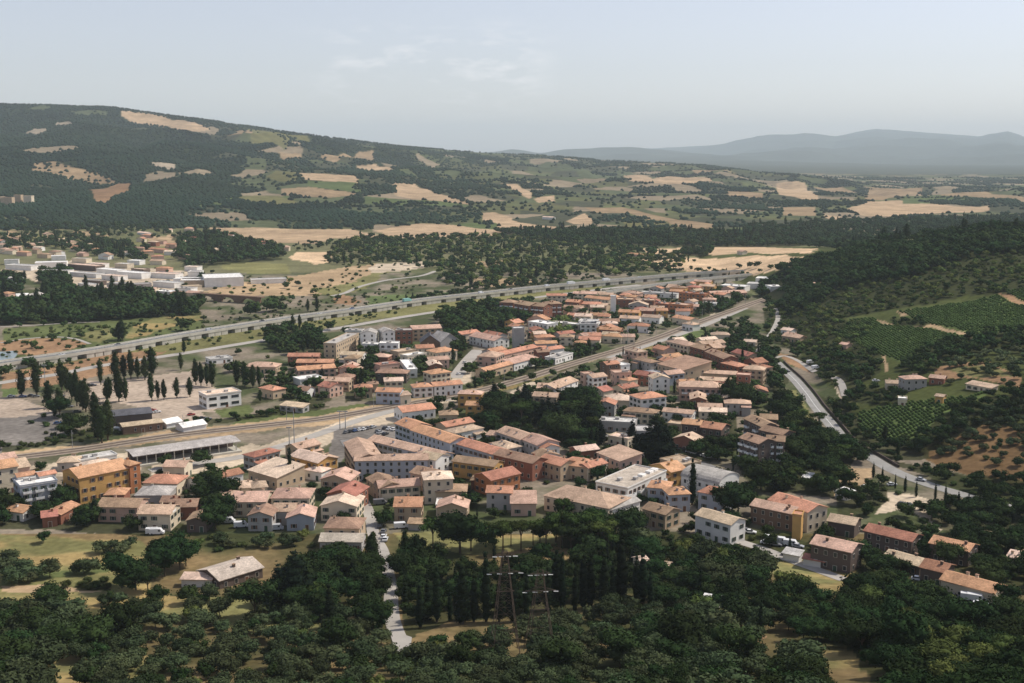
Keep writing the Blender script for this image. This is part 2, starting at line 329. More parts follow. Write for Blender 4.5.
M_STEEL = mat('galvanised_steel', (.30, .30, .29), .6, spec=.4)
M_RUST = mat('weathered_steel', (.11, .08, .06), .8)
M_WHITE = mat('white_paint', (.80, .80, .78), .6)
M_TYRE = mat('tyre_rubber', (.03, .03, .03), .9)
M_WATER = mat('water', (.22, .27, .27), .25, spec=.5, var=.1)
CARC = dict(white=(.78, .78, .78), silver=(.45, .46, .48), black=(.03, .03, .035), blue=(.06, .12, .28), red=(.35, .04, .03), grey=(.18, .18, .19), teal=(.25, .50, .45))
M_CAR = {k: mat('car_paint_'+k, c, .35, var=.02, spec=.5) for k, c in CARC.items()}
# ------------------------------------------------------------------ mesh helpers
class MB:
    def __init__(s): s.v = []; s.f = []; s.m = []
    def quad(s, pts, m=0):
        n = len(s.v); s.v += [tuple(p) for p in pts]; s.f.append(tuple(range(n, n+len(pts)))); s.m.append(m)
    def box(s, x0, x1, y0, y1, z0, z1, m=0):
        n = len(s.v); s.v += [(x0,y0,z0),(x1,y0,z0),(x1,y1,z0),(x0,y1,z0),(x0,y0,z1),(x1,y0,z1),(x1,y1,z1),(x0,y1,z1)]
        for q in ((0,3,2,1),(4,5,6,7),(0,1,5,4),(1,2,6,5),(2,3,7,6),(3,0,4,7)): s.f.append(tuple(n+i for i in q)); s.m.append(m)
    def prism(s, prof, a0, a1, axis='x', m=0):   # prof: list of (t, z) extruded along axis
        n = len(s.v); k = len(prof)
        for a in (a0, a1):
            for t, z in prof: s.v.append((a, t, z) if axis == 'x' else (t, a, z))
        s.f.append(tuple(range(n, n+k))[::-1]); s.f.append(tuple(range(n+k, n+2*k))); s.m += [m, m]
        for i in range(k):
            j = (i+1) % k; s.f.append((n+i, n+j, n+k+j, n+k+i)); s.m.append(m)
    def bar(s, a, b, w, m=0):
        a = Vector(a); b = Vector(b); d = (b-a).normalized(); x = d.cross(Vector((0, 0, 1)))
        if x.length < .1: x = d.cross(Vector((1, 0, 0)))
        x.normalize(); y = d.cross(x); n = len(s.v); w /= 2
        for p in (a, b):
            for i, j in ((-1,-1),(1,-1),(1,1),(-1,1)): s.v.append(tuple(p+x*w*i+y*w*j))
        for q in ((0,1,2,3),(7,6,5,4),(0,4,5,1),(1,5,6,2),(2,6,7,3),(3,7,4,0)): s.f.append(tuple(n+i for i in q)); s.m.append(m)
    def tube(s, a, b, r0, r1, k=6, m=0):
        a = Vector(a); b = Vector(b); d = (b-a).normalized(); x = d.cross(Vector((0, 0, 1)))
        if x.length < .1: x = Vector((1, 0, 0))
        x.normalize(); y = d.cross(x); n = len(s.v)
        for p, r in ((a, r0), (b, r1)):
            for i in range(k):
                t = 2*math.pi*i/k; s.v.append(tuple(p+x*math.cos(t)*r+y*math.sin(t)*r))
        for i in range(k):
            j = (i+1) % k; s.f.append((n+i, n+j, n+k+j, n+k+i)); s.m.append(m)
        s.f.append(tuple(range(n+k, n+2*k))); s.m.append(m); s.f.append(tuple(range(n, n+k))[::-1]); s.m.append(m)
    def mesh(s, name, mats, smooth=False):
        me = bpy.data.meshes.new(name); me.from_pydata(s.v, [], s.f)
        for m in (mats if isinstance(mats, (list, tuple)) else [mats]): me.materials.append(m)
        me.polygons.foreach_set('material_index', s.m)
        if smooth: me.polygons.foreach_set('use_smooth', [True]*len(s.f))
        me.update(); return me
def add(name, me, parent=None, loc=(0, 0, 0), rz=0, kind=None, label=None, cat=None, group=None, scale=None):
    o = bpy.data.objects.new(name, me); COL.objects.link(o); o.location = loc
    if rz: o.rotation_euler = (0, 0, rz)
    if scale is not None: o.scale = scale
    if parent is not None: o.parent = parent
    if kind: o['kind'] = kind
    if label: o['label'] = label
    if cat: o['category'] = cat
    if group: o['group'] = group
    return o
AUTO = []   # (root, noun, plural, category, u, v) things that still need a label
# ------------------------------------------------------------------ buildings
FOOTH = []; FOOT = []   # footprints: cx, cy, ang, L, d
WIN = {}
def win_mesh(kind, w, h):
    k = (kind, w, h)
    if k not in WIN:
        b = MB(); e = .12
        b.box(-w/2-e, w/2+e, -.05, .05, -h/2-e, h/2+e, 1)
        b.box(-w/2, w/2, -.08, -.052, -h/2, h/2, 0)
        if kind < 3:
            for s in (-1, 1): b.box(s*(w/2+e)+(0 if s > 0 else -w*.45), s*(w/2+e)+(w*.45 if s > 0 else 0), -.12, -.04, -h/2, h/2, 2)
        WIN[k] = b.mesh('window', [M_GLASS, M_FRAME, M_SHUT[kind % 3]])
    return WIN[k]
def roof_mesh(rt, L, d, pitch, m):
    b = MB(); o = .5; t = .22
    def gab(L, d, ax):
        r = d/2*pitch; e = -o*pitch
        b.prism([(-d/2-o, e+.03), (0, r+.03), (d/2+o, e+.03), (d/2+o, e+.03+t), (0, r+.03+t), (-d/2-o, e+.03+t)], -L/2-o, L/2+o, ax)
    if rt == 'g': gab(L, d, 'x')
    elif rt == 'e': gab(d, L, 'y')
    elif rt == 'm': b.prism([(-d/2-o, -o*.16+.03), (d/2+o, (d+o)*.16+.03), (d/2+o, (d+o)*.16+.25), (-d/2-o, -o*.16+.25)], -L/2-o, L/2+o, 'x')
    elif rt == 'b':
        k = 10; pr = [(-d/2*1.03*math.cos(math.pi*i/k), .03+d*.22*math.sin(math.pi*i/k)+.0) for i in range(k+1)]
        b.prism(pr+[(p[0]*.97, max(0, p[1]-.3)) for p in pr[::-1]], -L/2-.3, L/2+.3, 'x')
    elif rt == 'h':
        X, Y = L/2+o, d/2+o; e = .03
        b.box(-X, X, -Y, Y, e, e+.18)
        rr = min(X, Y)*pitch
        if X >= Y: A, B = (-(X-Y), 0, e+.18+rr), ((X-Y), 0, e+.18+rr)
        else: A, B = (0, -(Y-X), e+.18+rr), (0, (Y-X), e+.18+rr)
        z = e+.182
        if X >= Y:
            b.quad([(-X,-Y,z),(X,-Y,z),B,A]); b.quad([(X,Y,z),(-X,Y,z),A,B]); b.quad([(-X,Y,z),(-X,-Y,z),A]); b.quad([(X,-Y,z),(X,Y,z),B])
        else:
            b.quad([(-X,-Y,z),(X,-Y,z),A]); b.quad([(X,Y,z),(-X,Y,z),B]); b.quad([(-X,Y,z),(-X,-Y,z),A,B]); b.quad([(X,-Y,z),(X,Y,z),B,A])
    elif rt == 'f':
        b.box(-L/2-.2, L/2+.2, -d/2-.2, d/2+.2, .01, .28)
    return b.mesh('roof', m)
def wall_mesh(rt, L, d, h, pitch, m):
    b = MB(); bot = -2.0
    if rt == 'g': b.prism([(-d/2, bot), (-d/2, h), (0, h+d/2*pitch), (d/2, h), (d/2, bot)], -L/2, L/2, 'x')
    elif rt == 'e': b.prism([(-L/2, bot), (-L/2, h), (0, h+L/2*pitch), (L/2, h), (L/2, bot)], -d/2, d/2, 'y')
    elif rt == 'm': b.prism([(-d/2, bot), (-d/2, h), (d/2, h+d*.16), (d/2, bot)], -L/2, L/2, 'x')
    elif rt == 'b':
        k = 10; pr = [(-d/2*math.cos(math.pi*i/k), h+(d*.22-.28)*math.sin(math.pi*i/k)) for i in range(k+1)]
        b.prism([(-d/2, bot)]+pr+[(d/2, bot)], -L/2, L/2, 'x')
    else: b.box(-L/2, L/2, -d/2, d/2, bot, h)
    return b.mesh('wall', m)
def near_tables(c): return c
def wing(root, x1, y1, x2, y2, h, d, rt, wall, roof, opt):
    """front eave runs from (x1,y1) to (x2,y2) in world metres; the body goes d metres back"""
    o0 = np.array(root.location[:2]); zg = root.location[2]
    L = math.hypot(x2-x1, y2-y1); ang = math.atan2(y2-y1, x2-x1)
    ca, sa = math.cos(ang), math.sin(ang)
    cx, cy = (x1+x2)/2-sa*d/2, (y1+y2)/2+ca*d/2
    FOOT.append((cx, cy, ang, L, d)); FOOTH.append(h+1)
    r = Vector((cx-o0[0], cy-o0[1], 0)); pitch = opt.get('pitch', .34)
    w = add('wall', wall_mesh(rt, L, d, h, pitch, M_WALL[wall]), root, r, ang)
    rf = add('roof', roof_mesh(rt, L, d, pitch, M_ROOF[roof]), root, r+Vector((0, 0, h)), ang)
    def pt(x, y, z): return r+Vector((ca*x-sa*y, sa*x+ca*y, z))
    rnd = random.Random(int(cx*13+cy*7))
    D = math.hypot(cx, cy)
    # chimneys and rooflights sit on the roof: sub-parts of it
    if rt in 'geh' and opt.get('chim', 1) and L > 5 and D < 1150:
        for k in range(opt.get('chim', rnd.choice((1, 1, 2)))):
            X = rnd.uniform(-.35, .35)*L; Y = rnd.choice((-1, 1))*rnd.uniform(.12, .3)*d
            zz = ((d/2-abs(Y))*pitch if rt != 'e' else (L/2-abs(X))*pitch) if rt != 'h' else min(d/2-abs(Y), L/2-abs(X))*pitch
            b = MB(); b.box(-.4, .4, -.35, .35, -.5, 1.15); b.box(-.52, .52, -.47, .47, 1.152, 1.32, 1)
            add('chimney', b.mesh('chimney', [M_WALL[wall], M_ROOF['brown']]), rf, (X, Y, max(zz, 0)))
    if rt == 'f' and not opt.get('nopar'):
        b = MB(); e = .22
        for a in ((-L/2-e, L/2+e, -d/2-e, -d/2), (-L/2-e, L/2+e, d/2, d/2+e), (-L/2-e, -L/2, -d/2+.01, d/2-.01), (L/2, L/2+e, -d/2+.01, d/2-.01)):
            b.box(a[0], a[1], a[2], a[3], .285, .75)
        add('parapet', b.mesh('parapet', M_WALL[wall]), rf)
        if L > 9 and D < 1200:
            for k in range(2):
                X = rnd.uniform(-.35, .35)*L; Y = rnd.uniform(-.25, .25)*d; b = MB(); b.box(-1, 1, -.8, .8, .282, 1.4); b.box(-1.1, 1.1, -.9, .9, 1.402, 1.5, 1)
                add('roof_hatch', b.mesh('hatch', [M_WALL['grey'], M_ROOF['lightgrey']]), rf, (X, Y, 0))
    for (fx, fy, tint) in opt.get('sky', []):
        b = MB(); b.box(-1.6, 1.6, -1.2, 1.2, -.3, .9); add('skylight', b.mesh('skylight', M_ROOF['white']), rf, (fx*L, fy*d, max(0, (d/2-abs(fy*d))*pitch if rt == 'g' else .3)))
    # windows
    style = opt.get('shut', rnd.choice((0, 1, 1, 3, 3)))
    if D < 1180 and not opt.get('nowin'):
        fl = max(1, int((h+.3)/2.95)); faces = [(0, -d/2, 0, L, 'f'), (L/2, 0, math.pi/2, d, 's'), (-L/2, 0, -math.pi/2, d, 's')]
        big = opt.get('band')
        for (fx, fy, fa, FL, tag) in faces:
            wa = ang+fa; nx, ny = math.sin(wa), -math.cos(wa)
            if nx*(-cx)+ny*(-cy) < .02*D: continue
            if tag == 's' and D > 850 and FL < 12: continue
            sp_ = 5.5 if big else (3.1 if D < 700 else 3.6)
            n = max(1, int((FL-1.0)/sp_)); ww, wh = (4.2, 1.5) if big else (1.05, 1.45)
            for f in range(fl):
                z = (h-.3)*(f+.55)/fl if fl > 1 else min(1.9, h*.5)
                for i in range(n):
                    if not big and rnd.random() < .07: continue
                    t = (i+.5-n/2)*FL/n*.97
                    if f == 0 and tag == 'f' and i == n//2 and not big: continue
                    lx, ly = fx+math.cos(fa)*t, fy+math.sin(fa)*t
                    off = .05; lx += math.sin(fa)*off; ly -= math.cos(fa)*off
                    add('window', win_mesh(style if not big else 3, ww, wh), root, pt(lx, ly, z), wa)
        if not opt.get('nodoor'):
            b = MB(); b.box(-.75, .75, -.08, .02, 0, 2.3, 0); b.box(-.6, .6, -.12, -.082, .02, 2.15, 1)
            n = max(1, int((L-1)/3.1)); t = (n//2+.5-n/2)*L/n*.97
            add('door', b.mesh('door', [M_FRAME, M_SHUT[rnd.randrange(2)]]), root, pt(t, -d/2-.001, 0), ang)
    nb = opt.get('bal', 0)
    if nb:
        fl = max(2, int((h+.3)/2.95))
        for f in range(0 if opt.get('bal0') else 1, fl):
            for i in range(nb):
                b = MB(); bw = min(3.2, L/nb*.7); b.box(-bw/2, bw/2, -1.5, 0, -.08, .08)
                b.box(-bw/2, bw/2, -1.5, -1.4, .082, 1.0, 1); b.box(-bw/2, -bw/2+.1, -1.39, 0, .082, 1.0, 1); b.box(bw/2-.1, bw/2, -1.39, 0, .082, 1.0, 1)
                add('balcony', b.mesh('balcony', [M_CONC, M_WHITE]), root, pt((i+.5-nb/2)*L/nb, -d/2-.002, h*f/fl+.1), ang)
    return root
def eave_pts(rg, e, h):
    ox, oy, s = rg; u1, v1, u2, v2 = ox+e[0]/s, oy+e[1]/s, ox+e[2]/s, oy+e[3]/s
    zg = 0.0
    for k in range(4):
        a = on_plane(u1, v1, zg+h); b = on_plane(u2, v2, zg+h)
        zn = float(min(T(*a), T(*b))); zg = .4*zg+.6*zn if k else zn
        if zg > 60: break
    return a, b, zg, (u1+u2)/2, (v1+v2)/2
LAST = [None]
def H(rg, e, h, d, rt, wall, roof, label=None, name='house', cat='house', **opt):
    if rg is V1 and h >= 14 or opt.get('onhill'):
        g = ground(rg[0]+(e[0]+e[2])/2/rg[2], rg[1]+(e[1]+e[3])/2/rg[2]+h*F/ (ground(rg[0]+(e[0]+e[2])/2/rg[2], rg[1]+(e[1]+e[3])/2/rg[2]+2)[1]))
        zg = float(T(*g)); a = np.array(g)-np.array([(e[2]-e[0])/2/rg[2]*g[1]/F, 0]); b = np.array(g)+np.array([(e[2]-e[0])/2/rg[2]*g[1]/F, 0])
        um, vm = rg[0]+(e[0]+e[2])/2/rg[2], rg[1]+(e[1]+e[3])/2/rg[2]; zg -= .5
    else:
        a, b, zg, um, vm = eave_pts(rg, e, h)
    if opt.get('join'):
        root = LAST[0]; dz = 0
    else:
        root = bpy.data.objects.new(name, None); COL.objects.link(root); root.empty_display_size = 2
        root.location = ((a[0]+b[0])/2, (a[1]+b[1])/2, zg); root['category'] = cat
        if opt.get('group'): root['group'] = opt['group']
        if label: root['label'] = label
        else: AUTO.append((root, opt.get('noun', 'house'), cat, um, vm))
        LAST[0] = root
    wing(root, a[0], a[1], b[0], b[1], h, d, rt, wall, roof, opt)
    return root
# --- P6: lower left
H(P6, (450,275,738,215), 11, 15, 'g', 'ochre', 'orange', 'long ochre building with broad orange roof and dark left end wall', name='apartment_building', cat='apartment building', shut=1)
H(P6, (738,205,797,190), 12, 9, 'h', 'rust', 'orange', 'rust coloured block with a small hipped roof at the right end of the ochre building')
H(P6, (115,325,325,292), 9, 13, 'f', 'bluegrey', 'white', 'blue grey apartment block with white balconies left of the ochre building', name='apartment_building', cat='apartment building', bal=3, bal0=1)
H(P6, (100,268,200,252), 10.5, 5, 'g', 'white', 'orange', join=1, nowin=1, chim=0); H(P6, (225,262,318,246), 10.5, 5, 'g', 'white', 'orange', join=1, nowin=1, chim=0)
H(P6, (-40,228,100,205), 11, 12, 'g', 'cream', 'orange', 'tall cream building with orange roof cut by the left edge of the view')
H(P6, (22,457,130,472), 3.5, 8, 'g', 'white', 'orange', 'low orange roofed annex below the cream building at the left edge')
H(P6, (240,500,325,490), 4, 8, 'g', 'brick', 'red', 'small red roofed annex in front of the blue grey apartment block')
H(P6, (345,482,450,425), 4, 7, 'g', 'brick', 'orange', 'slanting orange roofed annex between the blue grey and the ochre building')
H(P6, (555,437,780,442), 6, 11, 'g', 'pink', 'brown', 'brownish roofed terrace house just below the rust coloured block')
H(P6, (595,372,705,370), 5, 9, 'h', 'brick', 'orange', 'little hipped orange roof against the front of the ochre building')
H(P6, (785,477,968,480), 6.5, 11, 'g', 'cream', 'pink', 'pink roofed house right of the brownish roofed terrace house', chim=2)
H(P6, (770,374,958,372), 5, 12, 'h', 'grey', 'grey', 'house with weathered grey hipped roof behind the pink roofed house')
H(P6, (815,302,1005,308), 5.5, 12, 'h', 'cream', 'orange', 'bright orange hipped roof house between the rail yard and the grey hipped roof')
H(P6, (455,178,665,142), 4, 7, 'f', 'white', 'lightgrey', 'long low white station building behind the ochre building', name='station_building', cat='station')
H(P6, (325,188,450,182), 4, 9, 'h', 'grey', 'tan', 'tan roofed hut left of the low white station building')
H(P6, (105,288,310,262), 4.5, 8, 'f', 'white', 'lightgrey', 'low white building along the tracks behind the blue grey block')
# --- P7
H(P7, (265,302,530,245), 4.5, 8, 'g', 'white', 'red', 'long low building with vivid red roof beside the rail yard')
H(P7, (560,228,722,274), 5, 15, 'm', 'tan', 'palepink', 'warehouse with broad pale pink roof beside the rail yard', name='warehouse', cat='warehouse')
H(P7, (370,392,470,405), 5.5, 12, 'g', 'cream', 'pink', 'pink roofed house, left one of the two joined below the red roofed building')
H(P7, (474,410,660,408), 6, 13, 'g', 'cream', 'pink', 'pink roofed house, right one of the two joined below the red roofed building', chim=2)
H(P7, (690,390,905,390), 6, 13, 'h', 'cream', 'pink', 'broad house with pale pink hipped roof beside the tall narrow cypress', chim=2)
H(P7, (557,488,693,490), 6, 10, 'e', 'grey', 'brown', 'brown roofed house showing a grey gable under the joined pink roofs')
H(P7, (698,464,820,464), 5.5, 10, 'g', 'grey', 'pink', 'pinkish roofed house between the brown gabled and the blue gabled house')
H(P7, (778,502,932,498), 5, 12, 'e', 'bluegrey', 'pink', 'pink roofed house with blue grey gable and white lean-to')
H(P7, (145,440,262,437), 5, 10, 'g', 'brick', 'brown', 'brown roofed house left of the big dark tree in the lower village')
H(P7, (60,412,140,412), 5, 8, 'g', 'brick', 'brown', 'small brown roof tucked behind the white gabled wall')
H(P7, (208,517,320,517), 4.5, 10, 'e', 'dark', 'brown', 'small house with orange brown gable facing the meadow')
H(P7, (475,336,575,330), 4.5, 10, 'h', 'cream', 'tan', 'faded tan hipped roof house behind the joined pink roofs')
H(P7, (582,334,668,326), 4.5, 9, 'h', 'cream', 'tan', 'faded tan hipped roof house in front of the pale pink warehouse')
H(P7, (58,470,128,472), 6, 3, 'f', 'white', 'white', 'white party wall block right of the pink roofed house', nowin=1, nodoor=1)
# --- P8 and the street
H(P8, (58,374,215,416), 7, 11, 'g', 'ochre', 'palepink', 'ochre walled building with pale roof facing the rail yard', name='apartment_building', cat='apartment building')
H(P8, (215,412,330,384), 7, 9, 'h', 'cream', 'pink', join=1)
H(P8, (425,404,840,398), 9, 9, 'g', 'bluegrey', 'pink', 'large apartment block around a narrow courtyard with grey blue colonnaded front', name='apartment_building', cat='apartment building', chim=2, shut=3, bal=0)
H(P8, (366,300,428,398), 9, 12, 'g', 'tan', 'pink', join=1, chim=1)
H(P8, (500,285,905,385), 9, 9, 'g', 'bluegrey', 'pink', join=1, chim=2)
H(P8, (885,400,962,372), 9, 9, 'e', 'white', 'tan', 'tall house with plain white gable right of the courtyard block', shut=3)
H(P8, (745,228,968,302), 9, 11, 'g', 'bluegrey', 'orange', 'orange roofed building, the upper part of the long slanting row')
H(P8, (655,190,742,222), 9, 12, 'g', 'bluegrey', 'orange', 'orange roofed end building where the long slanting row meets the parking')
H(P8, (700,128,885,106), 5, 12, 'g', 'white', 'orange', 'white house with orange roof right beside the railway above the parking')
H(P8, (565,560,798,543), 6, 10, 'g', 'cream', 'pink', 'pink roofed house directly below the courtyard block', chim=2)
H(P8, (650,665,803,665), 6, 12, 'g', 'tan', 'orange', 'orange roofed house right of the street, in front of the pink roofed one', chim=2)
H(P8, (492,502,572,560), 6, 10, 'g', 'tan', 'brown', 'brown roofed house on the corner right of the street')
H(P8, (742,470,882,500), 7, 10, 'g', 'pink', 'brown', 'house with rusty brown roof under the right end of the courtyard block')
H(P8, (822,514,985,507), 10, 11, 'h', 'cream', 'palepink', 'tall pale house with almost flat cream roof below the courtyard block', shut=3)
H(P8, (140,455,235,470), 4, 7, 'h', 'white', 'palepink', 'small pale roofed building behind the ochre walled building')
H(Q4, (232,146,435,152), 6, 13, 'e', 'cream', 'palepink', 'house with pale roof and cream gable, middle of the row left of the street', pitch=.3)
H(Q4, (268,78,428,92), 7, 13, 'e', 'brick', 'red', 'reddish roofed house behind the pale gabled one left of the street')
H(Q4, (232,-5,395,5), 7, 12, 'e', 'tan', 'pink', 'pale gabled house at the far end of the row left of the street')
H(Q4, (252,274,450,278), 6, 12, 'h', 'tan', 'brown', 'weathered red brown hipped roof house near the lower end of the row')
H(Q4, (226,350,464,353), 4, 9, 'g', 'grey', 'greytan', 'low grey pink roofed house at the lower end of the row left of the street', chim=0)
H(Q4, (730,248,815,251), 2.6, 4, 'm', 'grey', 'brown', 'tiny dark shed in the dry yard right of the street', name='shed', cat='shed', nowin=1)
# --- P3 : beyond the railway
H(P3, (-70,322,105,322), 6, 9, 'g', 'brick', 'orange', 'uppermost of the three parallel orange roofed rows left of the white block', chim=2, name='terrace_row', cat='terrace row')
H(P3, (-20,357,185,357), 6, 9, 'g', 'brick', 'orange', 'middle of the three parallel orange roofed rows left of the white block', chim=2, name='terrace_row', cat='terrace row')
H(P3, (-10,402,203,386), 6, 10, 'g', 'pink', 'orange', 'lowest of the three parallel orange roofed rows left of the white block', chim=2, name='terrace_row', cat='terrace row')
H(P3, (205,252,335,192), 10, 9, 'f', 'tan', 'grey', 'tan apartment block with slanting grey roof left of the white block', name='apartment_building', cat='apartment building', shut=3)
H(P3, (255,176,350,178), 8, 8, 'f', 'white', 'grey', 'long grey flat roof joined behind the tan apartment block', name='apartment_building', cat='apartment building')
H(P3, (345,190,432,190), 13, 13, 'e', 'white', 'grey', 'left of the two white gabled blocks by the highway', name='apartment_building', cat='apartment building', shut=3)
H(P3, (352,252,440,256), 7, 7, 'f', 'white', 'white', join=1, bal=2)
H(P3, (475,182,540,178), 14, 13, 'e', 'white', 'grey', 'right of the two white gabled blocks by the highway', name='apartment_building', cat='apartment building', shut=3)
H(P3, (452,250,560,250), 8, 8, 'f', 'white', 'white', join=1, bal=2)
H(P3, (545,178,640,176), 10, 11, 'f', 'brick', 'grey', 'red brown flat roofed block right of the white gabled blocks', name='apartment_building', cat='apartment building')
H(P3, (640,168,805,160), 9, 12, 'g', 'tan', 'pink', 'church hall with pink roof beside the grey steep roofs', name='church', cat='church', chim=0)
H(P3, (688,242,795,240), 6, 16, 'e', 'brown', 'darkgrey', 'brown walled hall with steep grey roof, left of the pair', name='hall', cat='hall', pitch=.75, nowin=1)
H(P3, (800,240,905,228), 6, 16, 'e', 'grey', 'grey', 'hall with steep grey roof, right of the pair', name='hall', cat='hall', pitch=.7, nowin=1)
H(P3, (560,300,660,285), 5, 9, 'f', 'tan', 'tan', 'low tan flat roofed building below the red brown block')
H(P3, (613,322,720,305), 7, 8, 'f', 'cream', 'white', 'cream building with three balcony bands below the pink church roof', bal=3)
H(P3, (665,276,765,272), 6, 10, 'g', 'cream', 'orange', 'orange roofed house just under the steep grey halls, left one')
H(P3, (775,302,895,287), 7, 12, 'h', 'cream', 'orange', 'orange hipped house just under the steep grey halls, right one')
H(P3, (735,345,850,338), 6, 9, 'g', 'pink', 'pink', 'pink house below the orange hipped house under the grey halls')
H(P3, (748,424,860,410), 6, 10, 'h', 'cream', 'orange', 'orange hipped house at the corner of the pale slanting street')
H(P3, (430,416,605,420), 6, 10, 'h', 'dark', 'brown', 'dark house with broad brown roof amid trees below the white blocks')
H(P3, (455,376,568,362), 5, 8, 'f', 'pink', 'red', 'pinkish flat building between the white block and the dark house')
H(P3, (570,345,614,400), 5, 6, 'f', 'white', 'white', 'slim white wing beside the pinkish flat building')
H(P3, (432,522,570,526), 7, 9, 'g', 'bluegrey', 'orange', 'blue grey house with orange roof beside the railway hedge')
H(P3, (385,482,445,480), 5, 7, 'h', 'tan', 'brown', 'small brown roof left of the blue grey house by the railway')
H(P3, (572,546,632,540), 5, 6, 'm', 'cream', 'tan', 'cream lean-to right of the blue grey house by the railway')
H(P3, (647,500,758,494), 6, 9, 'h', 'white', 'orange', 'white two storey house at the left end of the row along the railway')
H(P3, (765,492,925,478), 6, 9, 'g', 'white', 'orange', 'long white house with orange roof at the right end of the row along the railway')
H(P3, (115,502,160,506), 5, 7, 'e', 'cream', 'red', 'narrow red roofed house above the railway hedge', shut=3)
H(P3, (168,500,245,484), 6, 10, 'e', 'pink', 'red', 'pink house with red gable roof above the railway hedge')
H(P3, (195,442,293,446), 5, 10, 'h', 'brick', 'brown', 'brick house with brown hipped roof behind the red gabled house')
H(P3, (0,458,130,442), 3.5, 10, 'f', 'white', 'white', 'long white flat canopy building below the orange roofed rows', nowin=1)
# --- P2
H(P2, (322,320,518,295), 7.5, 12, 'f', 'white', 'palepink', 'two storey white office block with dark window bands', name='office_building', cat='office building', band=1)
H(P2, (345,115,470,102), 3, 10, 'f', 'white', 'lightgrey', 'long low white shed north of the office block', name='shed', cat='shed')
H(P2, (535,152,715,156), 4, 12, 'h', 'tan', 'pink', 'low tan roofed building behind the poplar clump')
H(P2, (620,272,700,290), 5, 9, 'h', 'tan', 'orange', 'small orange house right of the poplar clump')
H(P2, (740,372,870,386), 3, 6, 'm', 'grey', 'tan', 'grey tan lean-to among shrubs beside the railway hedge', name='shed', cat='shed')
H(P2, (95,478,180,462), 2.5, 9, 'g', 'white', 'white', 'low white tarpaulin shed by the car park, left one', name='shed', cat='shed', nowin=1, chim=0)
H(P2, (190,500,320,478), 2.5, 9, 'g', 'white', 'white', 'low white tarpaulin shed by the car park, right one', name='shed', cat='shed', nowin=1, chim=0)
H(P1, (645,322,865,302), 5.5, 15, 'g', 'dark', 'darkgrey', 'barn with wide dark grey roof beside the poplars', name='barn', cat='barn', pitch=.15, nowin=1, chim=0)
H(P1, (700,382,925,355), 4, 9, 'g', 'brown', 'tan', 'tan roofed long shed in front of the dark grey barn', name='shed', cat='shed', pitch=.2, chim=0)
# --- P4
H(P4, (45,592,178,596), 8, 8, 'h', 'ochre', 'pink', 'ochre cube like house with pink hipped roof beside the railway', shut=1)
H(P4, (110,262,252,290), 6, 14, 'g', 'white', 'pink', 'long pink roofed hall left of the grey silo tower', name='hall', cat='hall')
H(P4, (155,378,262,385), 6, 16, 'h', 'pink', 'pink', 'broad pink hipped building at the left end of the long orange row')
H(P4, (262,380,500,325), 5, 9, 'g', 'pink', 'orange', 'long orange roofed row starting below the grey silo tower', name='terrace_row', cat='terrace row', chim=2)
H(P4, (205,462,360,420), 5, 8, 'g', 'tan', 'orange', 'lower orange roofed row parallel to the railway', name='terrace_row', cat='terrace row')
H(P4, (365,420,500,385), 5, 9, 'm', 'white', 'pink', 'pink roofed workshop between the orange row and the railway')
H(P4, (365,222,424,220), 15, 7, 'f', 'grey', 'white', 'grey silo like tower with white cap', name='tower', cat='tower', nowin=1, nodoor=1)
H(P4, (500,356,568,352), 5, 8, 'g', 'brick', 'brown', 'small brown roofed house right of the long orange row')
H(P4, (545,345,650,330), 5, 8, 'g', 'white', 'orange', 'orange roofed house right of the small brown roofed one, above the railway trees')
H(P4, (600,392,700,362), 4, 8, 'f', 'white', 'grey', 'low white flat building amid trees just above the railway')
H(P4, (445,182,555,198), 7, 12, 'f', 'white', 'white', 'white flat roofed building right of the grey silo tower behind trees')
H(P4, (565,185,735,200), 4, 8, 'f', 'cream', 'white', 'long low white wing behind the pale green trees')
H(P4, (740,192,845,195), 6, 12, 'f', 'white', 'lightgrey', 'pale grey roofed building right of the pale green trees')
H(P4, (495,558,600,562), 6, 11, 'g', 'tan', 'pink', 'pink roofed house left half, just south of the railway above the firs')
H(P4, (602,563,728,515), 6, 11, 'g', 'white', 'pink', 'white walled pink roofed house slanting right, just south of the railway')
H(P4, (472,604,606,612), 10, 9, 'g', 'tan', 'pink', 'tall tan house behind the dark firs of the park')
H(P4, (765,482,818,478), 7, 6, 'f', 'pink', 'pink', 'slim pink tower house with red windows by the railway', shut=1)
H(P4, (760,262,860,262), 5, 10, 'g', 'cream', 'orange', 'orange roofed house above the railway, right of the green park')
H(P4, (868,262,975,270), 5, 10, 'h', 'cream', 'orange', 'cream hipped house above the railway, far right of the green park')
H(P4, (880,605,975,625), 5, 10, 'h', 'cream', 'palepink', 'low pale hipped house right of the dark firs')
# --- P5
H(P5, (378,122,500,150), 6, 11, 'h', 'cream', 'pink', 'pink hipped house at the top corner beside the railway bend')
H(P5, (328,250,475,288), 8, 22, 'm', 'tan', 'brown', 'big building with large square brownish pink roof and bright right wall', shut=3)
H(P5, (515,150,595,172), 7, 10, 'g', 'brick', 'brown', 'brick building at the upper end of the long diagonal row', name='terrace_row', cat='terrace row')
H(P5, (600,180,705,222), 8, 10, 'g', 'brick', 'brown', 'brick building in the middle of the long diagonal row', name='terrace_row', cat='terrace row')
H(P5, (690,245,785,268), 7, 9, 'h', 'brick', 'orange', 'orange hipped building at the lower end of the long diagonal row')
H(P5, (562,300,775,312), 5, 8, 'g', 'tan', 'pink', 'long narrow pink roofed wing above the pink colonnaded house')
H(P5, (778,316,855,320), 9, 8, 'f', 'brick', 'pink', 'dark red corner block right of the long narrow wing')
